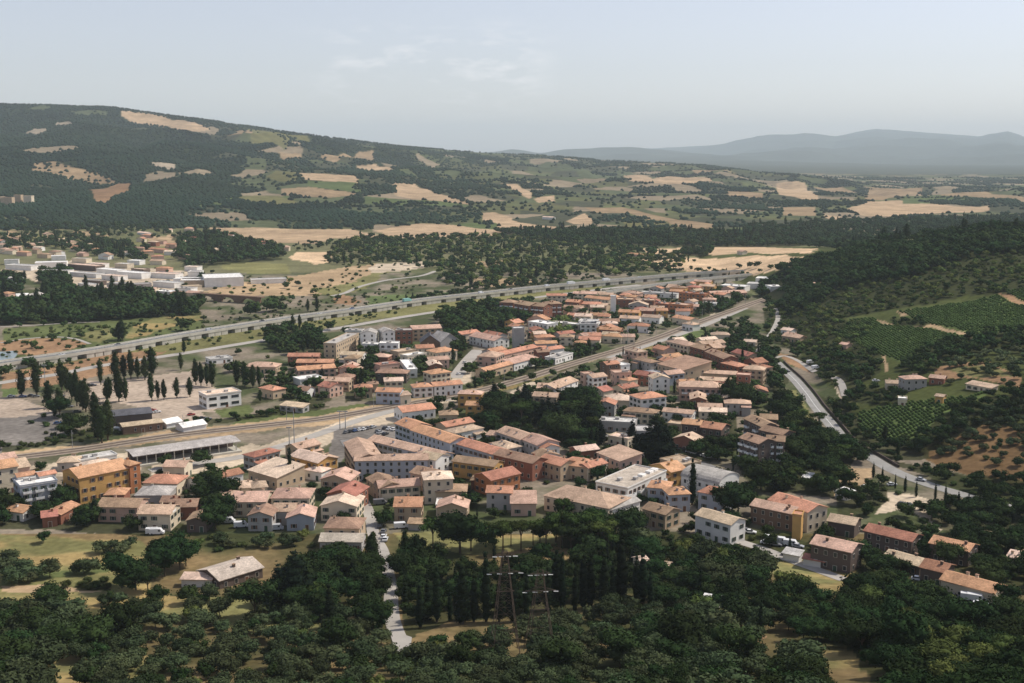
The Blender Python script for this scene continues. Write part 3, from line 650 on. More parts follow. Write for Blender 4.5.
H(P5, (815,280,930,288), 9, 10, 'h', 'tan', 'pink', 'tan block with pink hipped roof beside the small paved square')
H(P5, (452,380,700,388), 8, 13, 'h', 'pink', 'pink', 'large pink house with red brown colonnade and roof terrace', shut=1, bal=4)
H(P5, (388,312,480,302), 7, 9, 'g', 'bluegrey', 'pink', 'blue grey house with pink roof below the large square roof')
H(P5, (303,335,398,332), 9, 10, 'e', 'white', 'tan', 'narrow house with bright white right wall left of the colonnaded house')
H(P5, (235,452,378,436), 9, 12, 'h', 'white', 'orange', 'tall white house with orange hipped roof and shaded blue front')
H(P5, (40,256,112,248), 9, 8, 'g', 'brown', 'orange', 'orange roofed house west of the dry meadow')
H(P5, (118,262,170,255), 7, 7, 'f', 'white', 'white', 'white terraced house beside the dry meadow')
H(P5, (85,306,180,302), 8, 9, 'f', 'pink', 'pink', 'pink flat roofed block below the white terraced house')
H(P5, (160,348,215,338), 5, 7, 'h', 'cream', 'orange', 'small orange hipped house below the pink flat roofed block')
H(P5, (190,308,290,322), 6, 10, 'g', 'brick', 'red', 'dark red roofed house beside the blue walled house')
H(P5, (292,306,345,300), 7, 7, 'f', 'bluegrey', 'lightgrey', 'blue walled house below the big square roof')
H(P5, (45,455,190,462), 5, 11, 'h', 'cream', 'palepink', 'wide low house with pale hipped roof behind the firs')
H(P5, (-40,330,40,320), 6, 9, 'g', 'white', 'pink', 'white house with pink roof at the west end near the firs')
H(P5, (560,496,695,500), 5, 8, 'g', 'tan', 'pink', 'small tan house amid trees south of the colonnaded house')
H(P5, (466,590,570,600), 8, 9, 'g', 'dark', 'orange', 'left of the two bright orange roofs above the parked cars')
H(P5, (574,610,690,626), 8, 11, 'g', 'dark', 'orange', 'right of the two bright orange roofs above the parked cars')
H(P5, (385,592,465,600), 3, 7, 'f', 'tan', 'tan', 'low tan garage left of the two bright orange roofs')
# --- Q1
H(Q1, (112,202,215,200), 4, 9, 'h', 'tan', 'brown', 'small brown hipped house above the long slanting row')
H(Q1, (150,268,308,238), 5, 9, 'g', 'tan', 'orange', 'orange brown roofed house just above the long slanting row')
H(Q1, (168,352,418,424), 8, 10, 'g', 'bluegrey', 'orange', 'orange roofed house in the long slanting row, upper middle', chim=2)
H(Q1, (420,425,640,476), 8, 10, 'g', 'brick', 'brown', 'brown roofed house in the long slanting row, lower middle', chim=2)
H(Q1, (672,456,800,490), 7, 10, 'g', 'tan', 'orange', 'orange roofed house at the lower end of the long slanting row')
H(Q1, (378,312,432,320), 6, 8, 'g', 'grey', 'pink', 'small annex at the left of the pale grey building')
H(Q1, (436,294,572,340), 8, 11, 'g', 'grey', 'pink', 'pale grey building with pink roof above the slanting row, left half')
H(Q1, (578,336,668,372), 8, 12, 'g', 'grey', 'pink', 'pale grey building with pink roof above the slanting row, right half')
H(Q1, (700,392,795,380), 7, 9, 'e', 'white', 'orange', 'white house with arches right of the pale grey building')
H(Q1, (800,472,968,500), 6, 11, 'h', 'tan', 'orange', 'orange hipped house right of the long slanting row')
H(Q1, (185,462,420,494), 7, 9, 'g', 'ochre', 'brown', 'ochre house with brown roof under the slanting row')
H(Q1, (405,572,570,532), 7, 11, 'g', 'rust', 'red', 'rust red roofed house with a white gable edge', chim=0)
H(Q1, (290,572,362,575), 4, 7, 'h', 'brick', 'brown', 'little brown roof left of the rust red roofed house')
H(Q1, (92,637,262,637), 5, 10, 'h', 'tan', 'brown', 'brown hipped house right of the tall pale house')
H(Q5, (34,205,60,205), 4, 8, 'f', 'white', 'white', 'small white block between two brown roofs', nowin=1)
H(Q5, (40,215,210,218), 4.5, 10, 'e', 'tan', 'pink', 'pinkish gabled house beside the umbrella pines')
H(Q5, (322,128,464,132), 7, 9, 'g', 'grey', 'orange', 'grey fronted house with orange roof and four windows above the pines', shut=3)
H(Q5, (462,192,604,192), 5, 11, 'm', 'pink', 'pink', 'low pink roofed wing right of the grey fronted house')
H(Q2, (-90,545,275,620), 6, 17, 'h', 'cream', 'pink', 'large pale orange hipped villa above the umbrella pines', chim=2, name='villa', cat='villa')
H(Q2, (280,628,455,574), 5, 9, 'g', 'white', 'grey', 'grey roofed white wing at the right of the large villa')
# --- Q2
H(Q2, (190,122,425,135), 5, 10, 'f', 'grey', 'lightgrey', 'long pale flat roofed building below the tall white house', name='office_building', cat='office building')
H(Q2, (432,182,538,184), 6, 12, 'f', 'grey', 'lightgrey', 'grey flat roofed block beside the big cypress', name='office_building', cat='office building')
H(Q2, (212,300,340,350), 7, 12, 'm', 'pink', 'pink', 'pinkish grey block with sloping roof left of the white terraces')
H(Q2, (342,352,484,305), 6, 8, 'f', 'white', 'tan', 'white block with stepped terraces right of the pinkish block', bal=3)
H(Q2, (0,368,155,386), 6, 10, 'h', 'tan', 'orange', 'orange hipped house left of the pinkish grey block')
H(Q2, (162,388,268,358), 6, 7, 'g', 'cream', 'orange', 'narrow cream wing at the right of the orange hipped house')
H(Q2, (275,208,385,226), 4, 8, 'f', 'cream', 'palepink', 'small cream garage above the pinkish grey block')
H(Q2, (385,508,605,408), 7, 15, 'f', 'white', 'greytan', 'long white apartment building with tan roof and white skylights', name='apartment_building', cat='apartment building', sky=[(.1, -.2, 0), (.3, -.2, 0), (.42, -.2, 0)], bal=5)
H(Q2, (570,340,688,378), 6, 12, 'f', 'tan', 'tan', 'tan flat roofed building below the row of parked cars')
H(Q2, (690,432,905,482), 7, 15, 'b', 'white', 'grey', 'hall with curved grey roof and bright arched end wall', name='hall', cat='hall', shut=3)
H(Q2, (500,498,618,508), 7, 10, 'h', 'bluegrey', 'orange', 'left of the two bright orange hipped houses under the curved hall')
H(Q2, (622,542,742,536), 7, 10, 'h', 'bluegrey', 'orange', 'right of the two bright orange hipped houses under the curved hall')
H(Q2, (788,524,922,550), 7, 10, 'h', 'bluegrey', 'orange', 'bright orange roofed house beside the round dark tree')
H(Q2, (470,618,600,654), 6, 9, 'g', 'tan', 'brown', 'brown roofed house with bright right wall below the two orange hipped houses')
H(Q6, (600,312,800,370), 8, 9, 'g', 'white', 'tan', 'long house with tan roof and brilliant white end wall')
# --- Q3 dark stepped blocks
H(Q3, (250,105,350,152), 11, 9, 'g', 'dark', 'brown', 'upper left block of the dark brown stepped apartments', name='apartment_building', cat='apartment building', bal=2)
H(Q3, (345,108,440,112), 11, 9, 'g', 'dark', 'brown', 'upper right block of the dark brown stepped apartments', name='apartment_building', cat='apartment building', bal=2)
H(Q3, (340,170,470,200), 11, 9, 'g', 'dark', 'brown', 'middle block of the dark brown stepped apartments', name='apartment_building', cat='apartment building', bal=3)
H(Q3, (380,232,480,238), 12, 9, 'g', 'dark', 'brown', 'lowest right block of the dark brown stepped apartments', name='apartment_building', cat='apartment building', bal=2)
H(Q3, (225,215,335,250), 12, 10, 'g', 'dark', 'brown', 'lowest left block of the dark brown stepped apartments', name='apartment_building', cat='apartment building', bal=3)
H(Q3, (585,440,630,446), 2.5, 5, 'm', 'tan', 'white', 'small pale shed under the dark wood', name='shed', cat='shed', nowin=1)
H(Q3, (770,520,830,540), 2.5, 5, 'm', 'white', 'white', 'white canopy shed below the sandy clearing', name='shed', cat='shed', nowin=1)
# --- Q7, Q8 lower right
H(Q7, (165,225,385,298), 8, 11, 'g', 'cream', 'orange', 'large house with broad two part orange roof, rear part', chim=2)
H(Q7, (62,258,298,308), 7, 9, 'g', 'brown', 'pink', 'pink stepped roof building in front of the broad orange roof')
H(Q7, (300,316,350,322), 9, 5, 'f', 'ochre', 'orange', 'tall narrow ochre stair block right of the pink stepped roof', nowin=1)
H(Q7, (500,346,652,372), 5, 9, 'g', 'dark', 'tan', 'dark house with tan roof behind the large brown roofed house')
H(Q7, (405,477,632,527), 8, 10, 'g', 'dark', 'pink', 'large dark house with brown pink roof and tan right gable')
H(Q7, (360,560,480,582), 2.6, 3, 'm', 'white', 'red', 'red awning over the parked vans', name='carport', cat='carport', nowin=1, nodoor=1)
H(Q7, (245,530,335,548), 2.6, 4, 'm', 'white', 'lightgrey', 'grey carport left of the red awning', name='carport', cat='carport', nowin=1, nodoor=1)
H(Q8, (20,322,235,372), 6, 9, 'g', 'dark', 'red', 'long red roofed house just below the pale square')
H(Q8, (318,378,495,418), 6, 9, 'g', 'dark', 'orange', 'orange brown roofed house right of the long red roofed house')
H(Q8, (108,440,272,486), 4, 8, 'g', 'dark', 'tan', 'low tan roofed part left of the red roof, below the long red house')
H(Q8, (276,490,385,516), 5, 9, 'g', 'dark', 'red', 'short red roofed house between the tan roof and the lowest orange roof')
H(Q8, (368,548,610,612), 5, 9, 'g', 'cream', 'orange', 'lowest long orange roofed house beside the white cars')
H(Q8, (670,442,747,456), 4, 8, 'h', 'cream', 'palepink', 'pale house cut by the right edge below the curved road')
H(Q8, (555,345,600,350), 4, 6, 'h', 'pink', 'pink', 'tiny pink house in the trees right of the orange brown roof')
# --- X2 / X1 hillside
H(X2, (552,112,634,110), 7, 8, 'h', 'grey', 'pink', 'tall grey farmhouse on the hillside', name='farmhouse', cat='farmhouse')
H(X2, (480,126,535,128), 4, 7, 'g', 'cream', 'tan', 'tan roofed farm shed left of the tall grey farmhouse')
H(X2, (642,104,698,110), 4, 7, 'g', 'brick', 'pink', 'low pinkish outbuilding right of the tall grey farmhouse')
H(X2, (525,186,558,188), 4, 6, 'f', 'cream', 'white', 'little white roofed hut below the tall grey farmhouse')
H(X2, (665,174,695,178), 4, 5, 'g', 'ochre', 'tan', 'little ochre hut right of the tall grey farmhouse')
H(X2, (782,128,878,146), 3, 6, 'm', 'cream', 'tan', 'long low tan shed among the olive terraces')
H(X1, (92,430,148,446), 4, 7, 'g', 'cream', 'pink', 'pinkish house on the scrub slope above the road')
H(X1, (302,470,328,474), 4, 6, 'g', 'pink', 'pink', 'tiny pink hut on the scrub slope left of the vineyard')
H(X1, (195,243,265,250), 3, 8, 'g', 'pink', 'pink', 'low pink building at the edge of the hilltop wood')
H(X3, (186,-12,196,-12), 3, 4, 'g', 'white', 'white', 'tiny white hut in the hedge above the dry meadow', nowin=1)
H(X4, (-42,243,130,190), 3.6, 13, 'g', 'dark', 'greytan', 'isolated farmhouse with wide pale grey roof in the meadow', name='farmhouse', cat='farmhouse', pitch=.3, chim=3)
H(X3, (725,238,845,240), 2.6, 4, 'm', 'white', 'palepink', 'long pale lean-to left of the isolated farmhouse', name='shed', cat='shed', nowin=1)
H(X6, (175,178,205,172), 6, 5, 'g', 'cream', 'palepink', 'small pale ruin with bright wall in the dark wood, left one', nowin=1)
H(X6, (242,195,285,200), 4, 5, 'g', 'tan', 'tan', 'small tan hut in the dark wood beside the pale ruin', nowin=1)
H(X6, (428,345,490,355), 2.5, 4, 'm', 'grey', 'white', 'thin white shed roof in the dark lower wood', nowin=1)
# --- W8 north east town
for (e, h, d, rt, wl, rf, lb) in [
 ((165,272,240,274), 7, 12, 'f', 'brick', 'pink', 'dark brick block at the west edge of the north east quarter'),
 ((250,275,335,278), 7, 12, 'f', 'brick', 'pink', 'second dark brick block of the north east quarter'),
 ((190,240,262,246), 6, 11, 'h', 'pink', 'pink', 'pink hipped block behind the two dark brick blocks'),
 ((345,290,402,295), 7, 11, 'f', 'brick', 'orange', 'brick block left of the dark red round cornered block'),
 ((405,292,482,300), 8, 12, 'f', 'rust', 'pink', 'rust red round cornered block of the north east quarter'),
 ((175,328,268,332), 6, 10, 'g', 'ochre', 'orange', 'ochre house row in front of the brick blocks, left one'),
 ((272,322,345,324), 6, 10, 'g', 'brick', 'pink', 'red brown house in front of the brick blocks'),
 ((350,322,400,322), 7, 9, 'g', 'ochre', 'orange', 'ochre house right of the red brown house'),
 ((180,356,268,360), 5, 10, 'g', 'white', 'pink', 'white house with pink roof in the street below the brick blocks'),
 ((280,350,362,356), 5, 10, 'g', 'white', 'tan', 'white house with tan roof in the street below the brick blocks'),
 ((420,352,500,366), 5, 10, 'g', 'cream', 'orange', 'cream house east of the garden trees'),
 ((465,380,515,388), 5, 8, 'h', 'white', 'pink', 'small white house next to the railway in the north east'),
 ((450,240,500,246), 9, 12, 'f', 'rust', 'red', 'left dark red block by the highway'),
 ((505,246,570,250), 9, 12, 'f', 'rust', 'red', 'right dark red block by the highway'),
 ((20,262,130,274), 6, 10, 'g', 'cream', 'orange', 'cream house with orange roof west of the white tower wall'),
 ((5,292,120,300), 5, 9, 'g', 'tan', 'pink', 'tan terrace row west of the brick blocks'),
 ((0,240,110,246), 5, 9, 'g', 'cream', 'pink', 'pink terrace row under the highway at the quarter edge'),
 ((280,238,440,248), 4, 8, 'f', 'white', 'lightgrey', 'long pale flat shed along the highway'),
 ((640,208,750,215), 5, 16, 'f', 'white', 'white', 'white flat warehouse east of the dark red blocks'),
 ((600,246,760,240), 4, 12, 'g', 'pink', 'pink', 'long pink roofed warehouse near the highway'),
 ((760,200,880,205), 5, 16, 'f', 'white', 'lightgrey', 'grey white warehouse beside the highway bridge'),
 ((800,176,960,182), 6, 20, 'f', 'white', 'white', 'large white warehouse below the highway bridge'),
 ((870,214,960,212), 5, 14, 'f', 'white', 'white', 'white warehouse nearest the wooded hill'),
 ((560,290,620,292), 4, 9, 'f', 'white', 'white', 'small white workshop beside the parking'),
 ((480,300,545,305), 4, 9, 'g', 'white', 'pink', 'white house with pink roof beside the small white workshop'),
 ((215,390,310,395), 5, 10, 'h', 'white', 'red', 'white house with red hipped roof above the railway'),
 ((0,385,75,386), 6, 11, 'f', 'white', 'lightgrey', 'grey white block beside the dark garden trees'),
 ((85,372,180,372), 5, 10, 'g', 'brown', 'brown', 'dark brown roofed building hidden by garden trees'),
 ((20,440,90,432), 5, 10, 'g', 'cream', 'pink', 'pink roofed house in the row above the railway, first from the west'),
 ((98,430,165,434), 5, 9, 'g', 'cream', 'tan', 'tan roofed house in the row above the railway, second from the west'),
 ((172,442,250,442), 5, 9, 'g', 'cream', 'pink', 'pink roofed house in the row above the railway, third from the west'),
 ((-20,470,30,470), 5, 8, 'h', 'pink', 'orange', 'small orange hipped house below the railway row'),
 ((598,432,682,434), 5, 9, 'h', 'cream', 'tan', 'cream house with wide tan roof right of the railway'),
 ((745,462,800,466), 3, 7, 'g', 'cream', 'palepink', 'pale shed among the allotments right of the railway'),
 ((915,408,960,414), 4, 8, 'g', 'white', 'palepink', 'white house at the foot of the scrub slope'),
 ((920,436,1000,448), 4, 8, 'g', 'tan', 'pink', 'tan house below the white house at the foot of the scrub slope')]:
    H(W8, e, h, d, rt, wl, rf, lb, nowin=(d > 13))
H(W8, (142,258,164,258), 16, 6, 'f', 'white', 'white', 'bare white stair tower in the north east quarter', name='tower', cat='tower', nowin=1)
for (e, h, d, rt, wl, rf, lb) in [
 ((545,375,608,378), 11, 12, 'h', 'brick', 'brown', 'first from the west of the dark balconied blocks by the highway'),
 ((612,380,680,392), 11, 13, 'g', 'brick', 'brown', 'second from the west of the dark balconied blocks by the highway'),
 ((684,390,746,396), 11, 13, 'g', 'brick', 'brown', 'third from the west of the dark balconied blocks by the highway'),
 ((754,384,828,382), 11, 12, 'h', 'brick', 'brown', 'fourth from the west of the dark balconied blocks by the highway')]:
    H(W7, e, h, d, rt, wl, rf, lb, name='apartment_building', cat='apartment building', bal=3)
for (e, h, d, rt, wl, rf, lb) in [
 ((760,345,850,345), 6, 9, 'g', 'cream', 'orange', 'orange roofed house behind the dark balconied blocks'),
 ((880,335,985,338), 6, 9, 'g', 'cream', 'pink', 'pink roofed row house behind the dark balconied blocks, east end'),
 ((845,372,905,376), 8, 10, 'g', 'brick', 'orange', 'brick house right of the dark balconied blocks'),
 ((910,382,1000,386), 6, 10, 'g', 'tan', 'orange', 'tan house with orange roof right of the brick house'),
 ((905,462,985,465), 6, 12, 'f', 'white', 'lightgrey', 'pale square building right of the umbrella shaped tree group'),
 ((905,545,1000,548), 5, 10, 'g', 'cream', 'orange', 'orange roofed house at the east end of the green park')]:
    H(W7, e, h, d, rt, wl, rf, lb)
# --- industrial estate and outskirts, far left
IND = [((20,150,90,148), 5, 14, 'white', 'white'), ((250,130,320,128), 5, 14, 'white', 'white'), ((350,140,420,142), 5, 12, 'cream', 'white'), ((430,165,500,168), 5, 12, 'white', 'white'), ((560,165,620,168), 5, 12, 'cream', 'white'), ((620,150,680,152), 5, 12, 'white', 'white'), ((10,235,70,240), 5, 12, 'white', 'white'), ((470,285,530,290), 4, 10, 'white', 'white'), ((560,300,620,304), 4, 10, 'cream', 'white'), ((760,300,830,304), 4, 12, 'white', 'white'), ((860,285,930,288), 4, 12, 'white', 'white'), ((900,180,960,182), 5, 12, 'white', 'white'), ((25,172,150,178), 5, 16, 'white', 'white'), ((170,162,325,158), 6, 18, 'white', 'white'), ((195,200,330,202), 5, 14, 'white', 'lightgrey'), ((330,168,465,178), 6, 14, 'dark', 'grey'),
 ((340,208,468,218), 4, 12, 'white', 'white'), ((470,190,572,200), 6, 12, 'white', 'lightgrey'), ((400,246,490,250), 5, 10, 'dark', 'white'), ((495,222,575,228), 5, 14, 'white', 'white'),
 ((520,262,600,264), 5, 12, 'grey', 'white'), ((570,205,690,214), 6, 14, 'white', 'white'), ((655,268,740,264), 6, 14, 'grey', 'lightgrey'), ((735,212,855,218), 5, 14, 'white', 'white'),
 ((745,254,850,262), 5, 14, 'white', 'lightgrey'), ((845,240,976,242), 6, 18, 'white', 'white'), ((915,206,976,206), 5, 16, 'white', 'white'), ((640,190,700,194), 5, 10, 'dark', 'white'),
 ((380,262,440,270), 4, 10, 'white', 'white'), ((640,285,700,290), 4, 10, 'pink', 'white')]
for k_, (e, h, d, wl, rf) in enumerate(IND): H(W5, e, h, d, 'f', wl, ('lightgrey', 'white', 'grey', 'palepink')[k_ % 4], None, name='warehouse', cat='warehouse', noun='flat white warehouse', nowin=1, group='warehouses of the industrial estate')
for (e, h, d, wl, rf) in [((82,325,140,322), 5, 12, 'white', 'white'), ((150,330,218,312), 6, 12, 'white', 'grey')]: H(W5, e, h, d, 'g', wl, rf, None, noun='white farm building', nowin=1)
for (e, h, d, wl, rf) in [((0,278,108,276), 6, 22, 'tan', 'white'), ((112,268,290,262), 9, 42, 'white', 'white'), ((325,275,485,270), 4, 14, 'white', 'lightgrey'), ((20,305,100,300), 4, 10, 'cream', 'tan')]:
    H(W6, e, h, d, 'f', wl, rf, None, name='factory_hall', cat='factory', noun='wide white factory hall', nowin=1)
for (rg, lst) in [(W5, [(20,100,60,102),(78,108,130,110),(160,85,200,86),(180,118,230,120),(10,200,50,204),(0,310,40,312),(330,340,365,338),(245,345,290,345),(730,150,790,152),(740,130,800,128),(800,105,860,106),
      (860,112,925,112),(720,290,756,290),(760,185,820,188),(610,110,650,108),(830,310,900,308),(905,305,960,310),(50,90,78,90),(250,105,290,108),(640,88,700,90),(600,320,640,322),(690,24,730,26)]),
      (W6, [(20,40,60,42),(30,135,100,140),(60,165,130,168),(-10,160,40,165),(160,120,190,120),(0,100,110,104)]),
      (V1, [(620,568,650,568),(700,562,728,562),(520,578,560,582),(0,600,60,604),(90,622,130,624),(560,640,620,645),(700,640,760,642)]),
      (V3, [(900,650,920,652),(480,660,530,664),(160,520,200,522)]), (W7, [(1000,340,1060,342),(1090,342,1140,344)])]:
    for i, e in enumerate(lst):
        H(rg, e, 5, 9, 'gh'[i % 2], ('cream', 'pink', 'white', 'tan')[i % 4], ('orange', 'pink', 'brown', 'palepink')[(i*3+1) % 4], None, noun='small house', nowin=1, chim=0)
H(V1, (2,450,46,445), 15, 14, 'f', 'tan', 'pink', 'pinkish apartment tower cut by the left edge on the far slope', name='apartment_tower', cat='apartment building', nowin=1)
H(V1, (54,440,80,438), 17, 14, 'f', 'tan', 'pink', 'middle one of the pinkish towers on the far left slope', name='apartment_tower', cat='apartment building', nowin=1)
H(V1, (90,442,120,442), 16, 14, 'f', 'cream', 'pink', 'rightmost of the pinkish towers on the far left slope', name='apartment_tower', cat='apartment building', nowin=1)
# platform canopy
def platform_canopy():
    a = on_plane(*(133, 457), 5.0); b = on_plane(*(241, 441.5), 5.0)
    L = math.hypot(b[0]-a[0], b[1]-a[1]); ang = math.atan2(b[1]-a[1], b[0]-a[0]); ca, sa = math.cos(ang), math.sin(ang); d = 14
    cx, cy = (a[0]+b[0])/2-sa*d/2, (a[1]+b[1])/2+ca*d/2
    r = add('platform_canopy', None, None, (cx, cy, 0), ang, label='long grey flat canopy building on the station platform', cat='canopy')
    FOOT.append((cx, cy, ang, L, d)); FOOTH.append(5)
    m = MB(); m.prism([(-d/2, 4.9), (0, 5.7), (d/2, 4.9), (d/2, 5.2), (0, 6.0), (-d/2, 5.2)], -L/2, L/2, 'x'); add('roof', m.mesh('roof', M_ROOF['grey']), r)
    m = MB(); m.box(-L/2+1, L/2-1, 1.5, d/2-1, 0, 4.88); add('wall', m.mesh('wall', M_WALL['dark']), r)
    m = MB(); m.box(-L/2, L/2, -d/2-1, d/2+1, 0, .9); add('platform', m.mesh('platform', M_CONC), r)
    for i in range(12):
        m = MB(); m.box(-.2, .2, -.2, .2, .9, 5.0); add('column', m.mesh('column', M_CONC), r, ((i+.5-6)*L/12, -d/2+1, 0))
platform_canopy()
# ------------------------------------------------------------------ roads, railway, viaduct
def smooth_line(pts, step=4.0):
    P = [np.array(p, float) for p in pts]; P = [2*P[0]-P[1]]+P+[2*P[-1]-P[-2]]; out = []
    for i in range(1, len(P)-2):
        p0, p1, p2, p3 = P[i-1:i+3]; n = max(2, int(np.linalg.norm(p2-p1)/step))
        for k in range(n):
            t = k/n; out.append(.5*((2*p1)+(-p0+p2)*t+(2*p0-5*p1+4*p2-p3)*t*t+(-p0+3*p1-3*p2+p3)*t**3))
    out.append(P[-2]); return np.array(out)
def normals(L):
    t = np.gradient(L, axis=0); t /= np.linalg.norm(t, axis=1)[:, None]; return np.stack([-t[:, 1], t[:, 0]], 1)
RD = []   # (line, half width) kept clear of trees
def ribbon(name, L, w, m, off=.08, z=None, keep=True, flat=False, label=None):
    N = normals(L); k = max(1, int(w/3)); b = MB(); rows = []
    for p, n in zip(L, N):
        row = []
        zc = float(T(*p)) if z is None else z
        for j in range(k+1):
            q = p+n*(j/k-.5)*w; zz = (zc if flat or z is not None else max(float(T(q[0], q[1])), zc-.4))+off
            row.append(len(b.v)); b.v.append((q[0], q[1], zz))
        rows.append(row)
    for r0, r1 in zip(rows, rows[1:]):
        for j in range(k): b.f.append((r0[j+1], r0[j], r1[j], r1[j+1])); b.m.append(0)
    o = add(name, b.mesh(name, m), kind='structure', label=label)
    if keep: RD.append((L[::2], w/2+1.5))
    return o
def px_line(pts, z=None, rg=PX):
    ox, oy, s = rg
    return [on_plane(ox+u/s, oy+v/s, z) if z is not None else ground(ox+u/s, oy+v/s) for u, v in pts]
# railway
rl = smooth_line(px_line([(-60,468),(0,459.5),(85,449),(170,436),(250,427),(320,419),(380,409),(470,393),(520,380),(565,366),(620,350),(660,337),(700,322),(760,301),(785,292)], 0))
ribbon('railway', rl, 11, M_BALL, .12, z=0.0, label='double track railway running diagonally through the town')
Nn = normals(rl)
for k, o in enumerate((-2.9, -1.45, 1.45, 2.9)): ribbon('railway', rl+Nn*o, .22, M_RUST, .22, z=0, keep=False)
for o in (-2.2, 2.2): ribbon('railway', rl+Nn*o, 2.5, mat('sleepers', (.17, .13, .10), 1), .15, z=0, keep=False)
# pale service road south of the railway
sr = smooth_line(px_line([(150,471),(200,463),(250,455),(310,437),(360,420),(420,404),(470,396)], 0)); ribbon('road', sr, 7, M_ROADP, .10, z=0, label='pale service road along the railway')
sr2 = smooth_line(px_line([(610,358),(660,341),(700,327),(745,308)], 0)); ribbon('road', sr2, 7, M_ROADP, .10, z=0)
# lower highway carriageway on the ground
hl = smooth_line(px_line([(-40,390),(0,383),(60,374),(100,366),(180,354),(250,342.5),(320,331.5),(400,317.5),(480,305.5),(540,297),(600,289.5),(640,285)], 0), 6)
ribbon('road', hl, 9, M_ROADP, .14, z=0, label='lower carriageway of the highway')
# upper carriageway: viaduct with piers
def viaduct(name, px, w, zt, spacing, label, pm=M_CONC):
    L = smooth_line(px_line(px, zt), 6); N = normals(L)
    r = add(name, None, None, (L[0][0], L[0][1], 0), label=label, cat='highway viaduct'); RD.append((L[::2], w/2+2))
    def strip(nm, o0, o1, z0, z1, m):
        b = MB(); k = []
        for p, n in zip(L, N):
            a = p+n*o0-L[0]; c = p+n*o1-L[0]; k.append(len(b.v)); b.v += [(a[0], a[1], z0), (c[0], c[1], z0), (c[0], c[1], z1), (a[0], a[1], z1)]
        for i, j in zip(k, k[1:]):
            for q in ((0, 1), (1, 2), (2, 3), (3, 0)): b.f.append((i+q[0], j+q[0], j+q[1], i+q[1])); b.m.append(0)
        return add(nm, b.mesh(nm, m), r)
    strip('deck', -w/2, w/2, zt-.9, zt, pm); strip('road_surface', -w/2+.5, w/2-.5, zt+.003, zt+.05, M_ASPH)
    strip('parapet', -w/2, -w/2+.35, zt+.002, zt+1.0, M_CONC); strip('parapet', w/2-.35, w/2, zt+.002, zt+1.0, M_CONC)
    strip('guard_rail', -.25, .25, zt+.052, zt+.8, M_STEEL)
    s = np.concatenate([[0], np.cumsum(np.linalg.norm(np.diff(L, axis=0), axis=1))]); n = 0; pier = None
    b = MB(); b.box(-spacing*.33, spacing*.33, -w/2+.4, w/2-.4, -1, zt-.902); b.box(-spacing*.36, spacing*.36, -w/2+.1, w/2-.1, zt-1.3, zt-.904); pm_ = b.mesh('pier', M_CONC)
    t = spacing/2
    while t < s[-1] and n < 98:
        i = int(np.searchsorted(s, t)); i = min(max(i, 1), len(L)-1); p = L[i]-L[0]; a = math.atan2(*(L[i]-L[i-1])[::-1])
        add('pier', pm_, r, (p[0], p[1], 0), a); t += spacing; n += 1
    return L
VL = viaduct('highway_viaduct', [(-40,371),(0,363.5),(60,355),(120,345.5),(180,335),(240,325.5),(300,316.5),(360,308.5),(420,300),(480,293.5),(540,287),(600,281.5),(650,277),(700,273),(760,270.5),(830,268)], 12, 4.2, 9.0, 'upper highway carriageway carried on a long low concrete viaduct')
viaduct('highway_bridge', [(600,293),(660,284.5),(700,279.5),(740,275.5),(780,272.5),(812,270.5)], 9, 5.0, 22, 'grey highway bridge beside the white warehouses')
# roads
for pts, w, m, lb in [
 ([(776,362),(783,369),(795,380),(806,393),(816,407),(828,421),(842,438),(853,448),(868,456),(888,468),(908,477),(930,485),(960,494),(990,502),(1024,511),(1060,520)], 7.0, M_ASPHL, 'curved grey road at the foot of the right hill'),
 ([(350,480),(356,490),(366,506),(371,520),(374,536),(382,550),(386,566),(389,580),(391,592),(391,606),(393,622),(398,636)], 4.5, M_ROADP, 'narrow street running down through the village'),
 ([(392,452),(372,466),(352,478)], 6, M_ROADP, None),
 ([(740,542),(765,550),(790,560),(820,571),(845,580)], 5, M_ROADP, 'service road below the large houses'),
 ([(332,296),(345,293),(362,286),(388,280),(420,276),(436,271)], 6, M_ROADP, 'pale country road beyond the highway'),
 ([(455,378),(462,368),(470,358),(478,350)], 9, M_ROADP, 'pale slanting street north of the railway'),
 ([(758,352),(764,342),(772,332),(778,318),(775,308)], 4, M_ROADP, None), ([(830,376),(840,382),(845,396)], 4, M_ROADP, None),
 ([(0,343),(25,339),(55,337),(75,339),(90,344)], 3, M_ROADP, None), ([(0,327),(40,325),(70,323),(100,322)], 3, M_ROADP, None),
 ([(590,432),(640,444),(690,460),(735,475)], 5, M_ASPH, 'street in front of the curved hall'),
 ([(345,440),(352,452),(356,462),(350,478)], 5, M_ASPH, None), ([(775,358),(785,356),(800,362),(815,372)], 3.5, M_ROADP, None)]:
    ribbon('road', smooth_line(px_line(pts), 3), w, m, .12, label=lb)
